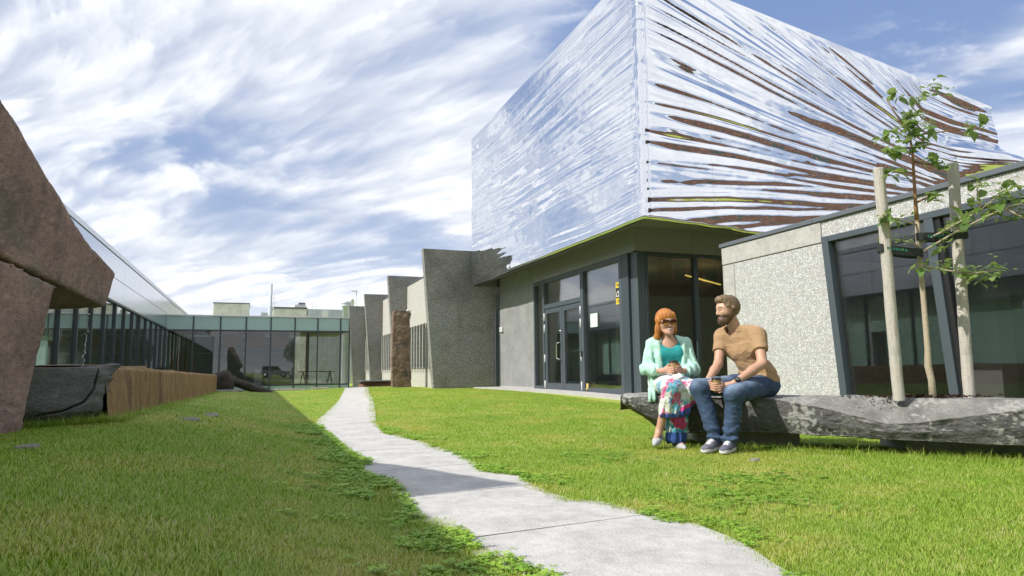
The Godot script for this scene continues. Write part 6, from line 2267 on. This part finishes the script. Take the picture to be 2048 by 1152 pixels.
	shoe(t, Vector3(-0.505, 0.030, 0.32), Vector3(-0.66, 0.026, 0.50), Color(0.17, 0.17, 0.21), "grey canvas sneaker with white laces")
	# wrist watch
	var ax := (wr_l - el_l).normalized()
	var wc := wr_l - ax * 0.028
	var fr := frame_of(ax)
	var ws := smooth()
	for k in 24:
		var a0 := TAU * k / 24
		var a1 := TAU * (k + 1) / 24
		var p0: Vector3 = wc + (fr[0] * cos(a0) + fr[1] * sin(a0)) * 0.0335
		var p1: Vector3 = wc + (fr[0] * cos(a1) + fr[1] * sin(a1)) * 0.0335
		quad(ws, p0 - ax * 0.011, p1 - ax * 0.011, p1 + ax * 0.011, p0 + ax * 0.011)
	var watch := obj("watch", ws, M.rubber, t)
	var wd := (SOUTH_LOCAL - ax * SOUTH_LOCAL.dot(ax)).normalized()
	var dial := smooth()
	tube(dial, [wc + wd * 0.030, wc + wd * 0.043], [0.024, 0.022], 20)
	obj("watch_case", dial, M.lid, watch)
	var dial2 := smooth()
	tube(dial2, [wc + wd * 0.0435, wc + wd * 0.0445], [0.016, 0.015], 20)
	obj("watch_dial", dial2, plain(0.10, 0.10, 0.105, 0.25), watch)
	paper_cup("brown paper cup with a black lid held by the person in jeans", foot + Basis(Vector3.UP, deg_to_rad(TURN)) * cup, R)

const SOUTH_LOCAL := Vector3(-0.25, 0.35, 0.9)

func woman() -> void:
	var foot := Vector3(3.686, 0.0, -5.611)
	var t := thing("person", "seated person with orange hair, mint cardigan and floral skirt holding a paper cup", "person", foot, deg_to_rad(TURN))
	var sh_r := Vector3(-0.155, 0.935, 0.07)
	var sh_l := Vector3(0.165, 0.932, 0.07)
	var el_r := Vector3(-0.225, 0.70, 0.14)
	var el_l := Vector3(0.205, 0.69, 0.14)
	var wr_r := Vector3(-0.125, 0.678, 0.345)
	var wr_l := Vector3(0.050, 0.676, 0.345)
	var cup := Vector3(-0.036, 0.650, 0.405)
	var R := 0.040
	var knee_r := Vector3(-0.085, 0.545, 0.55)
	var knee_l := Vector3(0.075, 0.51, 0.50)
	var ank_r := Vector3(-0.195, 0.150, 0.44)
	var ank_l := Vector3(-0.025, 0.060, 0.36)
	var body := Soup.new()
	var skin := func(p: Vector3, n: Vector3) -> Color: return Color(0.55, 0.315, 0.225) * (1.0 + 0.10 * n_rough.get_noise_3dv(p * 5.0))
	var b := Bones.new()
	b.add(Vector3(-0.07, 0.56, 0.04), Vector3(0.07, 0.56, 0.04), 0.09, 0.09, 0.03)
	b.add(Vector3(0, 0.60, 0.04), Vector3(0, 0.88, 0.06), 0.09, 0.095, 0.05)
	b.add(sh_r + Vector3(0.03, -0.01, 0), sh_l + Vector3(-0.03, -0.01, 0), 0.048, 0.048, 0.04)
	b.add(Vector3(0.0, 0.93, 0.075), Vector3(-0.015, 1.06, 0.105), 0.052, 0.046, 0.05)
	b.add(sh_r, el_r, 0.042, 0.034, 0.03)
	b.add(sh_l, el_l, 0.042, 0.034, 0.03)
	b.add(el_r, wr_r, 0.035, 0.023, 0.02)
	b.add(el_l, wr_l, 0.035, 0.023, 0.02)
	b.add(Vector3(-0.08, 0.56, 0.05), knee_r, 0.075, 0.05, 0.03)
	b.add(Vector3(0.08, 0.56, 0.05), knee_l, 0.075, 0.05, 0.03)
	b.add(knee_r, knee_r.lerp(ank_r, 0.35) + Vector3(-0.01, 0, -0.02), 0.048, 0.046, 0.02)
	b.add(knee_r.lerp(ank_r, 0.35) + Vector3(-0.01, 0, -0.02), ank_r, 0.046, 0.031, 0.02)
	b.add(knee_l, ank_l, 0.048, 0.031, 0.02)
	b.add(ank_r, Vector3(-0.235, 0.095, 0.50), 0.030, 0.026, 0.02)
	b.add(ank_l, Vector3(-0.005, 0.038, 0.47), 0.030, 0.024, 0.02)
	nets(body, b.at, Vector3(-0.32, 0.0, -0.12), Vector3(0.30, 1.06, 0.66), 0.0115, skin)
	var hb := Bones.new()
	gripping_hand(hb, wr_r, cup, R, deg_to_rad(190), deg_to_rad(100), 0.040)
	hb.add(el_r.lerp(wr_r, 0.75), wr_r, 0.027, 0.023, 0.01)
	gripping_hand(hb, wr_l, cup, R, deg_to_rad(-10), deg_to_rad(82), 0.052)
	hb.add(el_l.lerp(wr_l, 0.75), wr_l, 0.027, 0.023, 0.01)
	nets(body, hb.at, Vector3(-0.20, 0.60, 0.25), Vector3(0.13, 0.79, 0.48), 0.0045, skin)
	var fwd := Vector3(0.10, -0.02, 0.99).normalized()
	var hx := Vector3.UP.cross(fwd).normalized()
	var form := Transform3D(Basis(hx, fwd.cross(hx), fwd) * Basis(Vector3.BACK, 0.06) * Basis.from_scale(Vector3.ONE * 0.99), Vector3(-0.022, 1.128, 0.120))
	var h := head_bones(false)
	var head := Soup.new()
	nets(head, h.at, Vector3(-0.10, -0.15, -0.14), Vector3(0.10, 0.15, 0.13), 0.0043, func(p: Vector3, n: Vector3) -> Color:
		var c := Color(0.60, 0.345, 0.255) * (1.0 + 0.10 * n_rough.get_noise_3dv(p * 16.0))
		var curve := -0.060 + 9.0 * p.x * p.x
		if p.z > 0.06 and absf(p.x) < 0.027 and absf(p.y - curve) < 0.0050: c = Color(0.78, 0.76, 0.72)
		elif p.z > 0.06 and absf(p.x) < 0.031 and absf(p.y - curve) < 0.0105: c = Color(0.46, 0.12, 0.11)
		return c)
	weld(body, head, form)
	place(body.mesh(), "body", M.skin, t)
	# orange hair: fringe over the brow, long side hair falling behind one shoulder
	var hl := Bones.new()
	hl.add(Vector3(0, 0.040, -0.026), Vector3(0, 0.042, 0.0), 0.104, 0.098, 0.02, Vector3(1.14, 1, 1))
	hl.add(Vector3(-0.076, 0.03, 0.0), Vector3(-0.083, -0.06, -0.004), 0.026, 0.024, 0.03)
	hl.add(Vector3(-0.083, -0.05, -0.01), Vector3(-0.098, -0.135, -0.02), 0.030, 0.030, 0.03)
	hl.add(Vector3(-0.098, -0.13, -0.025), Vector3(-0.120, -0.195, -0.035), 0.028, 0.012, 0.02)
	hl.add(Vector3(0.076, 0.03, 0.0), Vector3(0.080, -0.07, -0.01), 0.024, 0.018, 0.03)
	hl.add(Vector3(0.080, -0.06, -0.015), Vector3(0.082, -0.115, -0.03), 0.017, 0.008, 0.02)
	hl.add(Vector3(0, -0.02, -0.075), Vector3(-0.02, -0.13, -0.07), 0.060, 0.040, 0.03)
	hl.add(Vector3(-0.05, 0.070, 0.062), Vector3(0.05, 0.072, 0.060), 0.026, 0.025, 0.03)
	hl.add(Vector3(-0.045, 0.055, 0.076), Vector3(0.045, 0.056, 0.074), 0.012, 0.011, 0.02)
	var hair := Soup.new()
	nets(hair, func(p: Vector3) -> float:
		var d := hl.at(p) + 0.0065 * n_fine.get_noise_3d(p.x * 8.0, p.y * 0.8, p.z * 8.0) + 0.006 * n_rough.get_noise_3d(p.x * 12.0, p.y * 2.0, p.z * 12.0)
		var face := 0.062 - Vector2(p.x, (p.y + 0.03) * 0.75).length()
		if p.z > 0.03: d = maxf(d, minf(face, 0.036 - p.y))
		return d, Vector3(-0.17, -0.23, -0.17), Vector3(0.14, 0.17, 0.14), 0.005, func(p: Vector3, n: Vector3) -> Color:
			var k := 1.0 + 0.6 * n_fine.get_noise_3d(p.x * 9.0, p.y * 1.2, p.z * 9.0)
			return Color(0.58, 0.19, 0.035).lerp(Color(0.72, 0.30, 0.06), 0.5 + 0.5 * n_rough.get_noise_3d(p.x * 14, p.y * 3, p.z * 14)) * k)
	place(hair.mesh(), "hair", M.hair, t).transform = form
	# large brown sunglasses
	var gl := Soup.new()
	nets(gl, func(p: Vector3) -> float:
		var d := 9.0
		for s in [-1.0, 1.0]:
			var q := p - Vector3(s * 0.035, 0.004, 0.1125 - absf(p.x) * 0.42)
			var e := Vector2(absf(q.x) / 0.032, absf(q.y) / 0.026)
			d = minf(d, maxf((pow(pow(e.x, 3.0) + pow(e.y, 3.0), 0.333) - 1.0) * 0.024, absf(q.z) - 0.004))
			var a := p - Vector3(s * 0.076, 0.010, 0.042)
			d = minf(d, maxf(absf(a.x) - 0.004, maxf(absf(a.y) - 0.007, absf(a.z) - 0.040)))
		return minf(d, maxf(absf(p.x) - 0.012, maxf(absf(p.y - 0.012) - 0.004, absf(p.z - 0.107) - 0.006))), Vector3(-0.09, -0.03, -0.02), Vector3(0.09, 0.045, 0.13), 0.0032, func(p: Vector3, n: Vector3) -> Color:
			return Color(0.06, 0.024, 0.012).lerp(Color(0.34, 0.17, 0.055), smoothstep(0.004, -0.014, p.y) if absf(absf(p.x) - 0.035) < 0.027 else 0.0), 3.0)
	var gm := plain(1, 1, 1, 0.08)
	gm.vertex_color_use_as_albedo = true
	place(gl.mesh(), "sunglasses", gm, t).transform = form
	# turquoise top
	var tp := Bones.new()
	tp.add(Vector3(-0.065, 0.575, 0.045), Vector3(0.065, 0.575, 0.045), 0.115, 0.115, 0.03)
	tp.add(Vector3(-0.05, 0.70, 0.05), Vector3(0.05, 0.70, 0.05), 0.108, 0.108, 0.06)
	tp.add(Vector3(-0.068, 0.835, 0.085), Vector3(0.068, 0.835, 0.085), 0.098, 0.098, 0.06)
	tp.add(Vector3(-0.10, 0.915, 0.07), Vector3(0.10, 0.915, 0.07), 0.066, 0.066, 0.05)
	var top := Soup.new()
	nets(top, func(p: Vector3) -> float:
		var d := tp.at(p) + crease(p, 0.006) + 0.005 * sin(p.x * 60.0 + 4.0 * n_rough.get_noise_3dv(p * 2.0)) * sm(0.85, 0.70, p.y)
		var q := p - Vector3(-0.003, 0.985, 0.08)
		d = maxf(d, 0.092 - Vector2(q.x, q.y * 1.0).length() if p.z > 0.08 else -1.0)
		return maxf(maxf(d, p.y - 0.955), 0.55 - p.y), Vector3(-0.24, 0.52, -0.10), Vector3(0.24, 0.99, 0.24), 0.0098, func(p: Vector3, n: Vector3) -> Color:
			return Color(0.030, 0.355, 0.365) * (1.0 + 0.15 * n_rough.get_noise_3dv(p * 6.0)))
	place(top.mesh(), "top", M.cloth, t)
	# mint cardigan, open in front
	var cd := Bones.new()
	cd.add(Vector3(-0.07, 0.60, 0.03), Vector3(0.07, 0.60, 0.03), 0.118, 0.118, 0.03)
	cd.add(Vector3(-0.07, 0.72, 0.035), Vector3(0.07, 0.72, 0.035), 0.108, 0.108, 0.06)
	cd.add(Vector3(-0.082, 0.835, 0.055), Vector3(0.082, 0.835, 0.055), 0.102, 0.102, 0.05)
	cd.add(sh_r + Vector3(0.015, 0, 0), sh_l + Vector3(-0.015, 0, 0), 0.060, 0.060, 0.05)
	cd.add(sh_r, el_r, 0.056, 0.056, 0.03)
	cd.add(sh_l, el_l, 0.056, 0.056, 0.03)
	cd.add(el_r, el_r.lerp(wr_r, 0.62), 0.060, 0.048, 0.03)
	cd.add(el_l, el_l.lerp(wr_l, 0.62), 0.060, 0.048, 0.03)
	cd.add(Vector3(-0.085, 0.985, 0.06), Vector3(-0.03, 0.975, 0.0), 0.030, 0.034, 0.04)
	cd.add(Vector3(0.085, 0.985, 0.06), Vector3(0.03, 0.975, 0.0), 0.030, 0.034, 0.04)
	cd.add(Vector3(-0.150, 0.62, 0.12), Vector3(-0.190, 0.43, 0.175), 0.055, 0.035, 0.04)
	cd.add(Vector3(0.150, 0.62, 0.12), Vector3(0.175, 0.50, 0.16), 0.050, 0.03, 0.04)
	cd.add(Vector3(-0.115, 0.93, 0.13), Vector3(-0.120, 0.66, 0.17), 0.030, 0.034, 0.02)
	cd.add(Vector3(0.118, 0.93, 0.13), Vector3(0.125, 0.66, 0.17), 0.030, 0.034, 0.02)
	var card := Soup.new()
	nets(card, func(p: Vector3) -> float:
		var d0 := cd.at(p)
		if absf(d0) > 0.06:
			return d0
		var hang := sm(0.98, 0.6, p.y)
		var pleat := 0.006 * sin(p.x * 95.0 + p.y * 18.0 + 5.0 * n_rough.get_noise_3dv(p * 2.5)) * (0.4 + hang)
		var d := d0 + crease(p, 0.009) + pleat
		var open := 0.088 + 0.012 * n_rough.get_noise_1d(p.y * 3.0)
		if p.z > 0.04 and p.y > 0.5: d = maxf(d, open - absf(p.x - 0.003) - maxf(0.0, (p.y - 0.94)) * 0.5 if not ((p - wr_r).length() < 0.13 or (p - wr_l).length() < 0.13) else -1.0)
		d = maxf(d, 0.068 - Vector2(p.x + 0.005, p.z - 0.08).length() if p.y > 0.94 else -1.0)
		return d, Vector3(-0.34, 0.38, -0.14), Vector3(0.32, 1.05, 0.36), 0.0098, func(p: Vector3, n: Vector3) -> Color:
			return Color(0.46, 0.74, 0.63) * (1.0 + 0.10 * n_rough.get_noise_3dv(p * 7.0)))
	place(card.mesh(), "cardigan", M.cloth, t)
	# long floral skirt over crossed legs
	var sk := Bones.new()
	sk.add(Vector3(-0.075, 0.565, 0.04), Vector3(0.075, 0.565, 0.04), 0.118, 0.118, 0.03)
	sk.add(Vector3(-0.075, 0.565, 0.08), knee_r, 0.108, 0.078, 0.05)
	sk.add(Vector3(0.075, 0.56, 0.08), knee_l, 0.110, 0.082, 0.05)
	sk.add(knee_r, Vector3(-0.125, 0.335, 0.490), 0.080, 0.076, 0.05)
	sk.add(knee_l, Vector3(0.010, 0.37, 0.500), 0.084, 0.070, 0.06)
	sk.add(Vector3(-0.115, 0.33, 0.49), Vector3(-0.020, 0.35, 0.495), 0.072, 0.070, 0.04)
	var sk2 := Bones.new()
	sk2.add(Vector3(0.005, 0.40, 0.45), Vector3(-0.028, 0.10, 0.40), 0.076, 0.078, 0.03)
	sk2.add(Vector3(-0.045, 0.36, 0.45), Vector3(-0.055, 0.09, 0.40), 0.070, 0.070, 0.03)
	var blooms := []
	var bc := [Color(0.03, 0.36, 0.55), Color(0.55, 0.02, 0.16), Color(0.04, 0.42, 0.60), Color(0.60, 0.04, 0.22), Color(0.05, 0.22, 0.50)]
	for k in 60:
		var v := rng.randf_range(-0.27, 0.42)
		blooms.append([Vector2(rng.randf_range(-0.22, 0.20), v), rng.randf_range(0.020, 0.046), bc[rng.randi() % 5 if v < 0.10 else (rng.randi() % 2) * 2]])
	var print_ := func(p: Vector3, lower: bool) -> Color:
		var c := Color(0.74, 0.73, 0.74)
		var vine := n_rough.get_noise_3dv(p * 9.0)
		if absf(vine) < 0.05 and p.y < 0.52: c = Color(0.28, 0.44, 0.10)
		for q in blooms:
			var at2: Vector2 = Vector2(p.x, p.y - p.z) - q[0]
			var d: float = at2.length() / q[1]
			if d > 1.3:
				continue
			var petal := 0.85 + 0.30 * sin(at2.angle() * 5.0 + q[0].x * 90.0)
			if d < petal:
				c = q[2].lerp(Color(0.7, 0.72, 0.75), 0.35 * smoothstep(0.25, 0.0, absf(d - 0.5)) + 0.10)
		if lower:
			c = Color(0.05, 0.33, 0.42).lerp(Color(0.60, 0.66, 0.66), smoothstep(0.1, 0.35, vine))
			for q in [[-0.03, 0.235, 0.052], [0.005, 0.21, 0.04], [-0.06, 0.27, 0.04], [-0.005, 0.275, 0.03]]:
				if Vector2(p.x - q[0], p.y - q[1]).length() < q[2] * (1.0 + 0.25 * n_fine.get_noise_3dv(p * 4.0)): c = Color(0.42, 0.02, 0.10).lerp(Color(0.6, 0.1, 0.25), 0.5 + 0.5 * n_fine.get_noise_3dv(p * 5.0))
			if p.y < 0.15 + 0.03 * n_rough.get_noise_1d(p.x * 14.0): c = Color(0.035, 0.085, 0.28)
		else:
			var hem := 0.315 + 0.03 * n_rough.get_noise_1d(p.x * 9.0) + maxf(0.0, p.x + 0.05) * 0.6
			if p.y < hem + 0.035 and p.x > -0.03: c = Color(0.70, 0.06, 0.28)
			if p.y < hem: c = Color(0.05, 0.10, 0.44).lerp(Color(0.25, 0.30, 0.62), smoothstep(0.1, 0.4, n_fine.get_noise_1d(p.x * 12.0)))
		return c
	var skirt := Soup.new()
	nets(skirt, func(p: Vector3) -> float:
		var d0 := sk.at(p)
		if absf(d0) > 0.06:
			return d0
		var drop := sm(0.55, 0.30, p.y) * sm(0.25, 0.42, p.z)
		var d := d0 + crease(p, 0.008) + 0.009 * drop * sin(p.x * 110.0 + 3.0 * n_rough.get_noise_3dv(p * 3.0))
		return maxf(maxf(d, 0.275 + 0.12 * maxf(0.0, p.x + 0.05) - p.y), p.y - 0.665), Vector3(-0.26, 0.22, -0.10), Vector3(0.26, 0.70, 0.68), 0.0085, func(p: Vector3, n: Vector3) -> Color: return print_.call(p, false))
	var so := place(skirt.mesh(), "skirt", M.cloth, t)
	var under := Soup.new()
	nets(under, func(p: Vector3) -> float:
		return maxf(maxf(sk2.at(p) + 0.008 * sin(p.x * 120.0 + 3.0 * n_rough.get_noise_3dv(p * 3.0)) + crease(p, 0.005), 0.045 - p.y + 0.02 * n_rough.get_noise_1d(p.x * 6.0)), p.y - 0.44), Vector3(-0.16, 0.02, 0.28), Vector3(0.12, 0.46, 0.56), 0.0085, func(p: Vector3, n: Vector3) -> Color: return print_.call(p, true))
	place(under.mesh(), "skirt_hem", M.cloth, so)
	# flat pale shoes
	for q in [[Vector3(-0.185, 0.105, 0.42), Vector3(-0.262, 0.055, 0.565)], [Vector3(-0.030, 0.030, 0.34), Vector3(0.005, 0.016, 0.53)]]:
		var a: Vector3 = q[0]
		var c: Vector3 = q[1]
		var sb := Bones.new()
		sb.add(a, a.lerp(c, 0.6), 0.034, 0.036, 0.02, Vector3(1, 1, 1))
		sb.add(a.lerp(c, 0.6), c, 0.036, 0.020, 0.02)
		var ps := Soup.new()
		var dir := (c - a).normalized()
		var nn := (Vector3.UP - dir * dir.y).normalized()
		nets(ps, func(p: Vector3) -> float:
			var along := (p - a).dot(dir) / (c - a).length()
			var hgt := (p - a - dir * (p - a).dot(dir)).dot(nn)
			return maxf(maxf(sb.at(p), hgt - (0.006 if along > 0.05 and along < 0.55 else 0.03)), -0.024 - hgt), a.min(c) - Vector3.ONE * 0.06, a.max(c) + Vector3.ONE * 0.06, 0.0055, func(p: Vector3, n: Vector3) -> Color: return Color(0.46, 0.47, 0.50))
		place(ps.mesh(), "flat_shoe", M.cloth, t)
	paper_cup("brown paper cup with a black lid held by the person in a floral skirt", foot + Basis(Vector3.UP, deg_to_rad(TURN)) * cup, R)
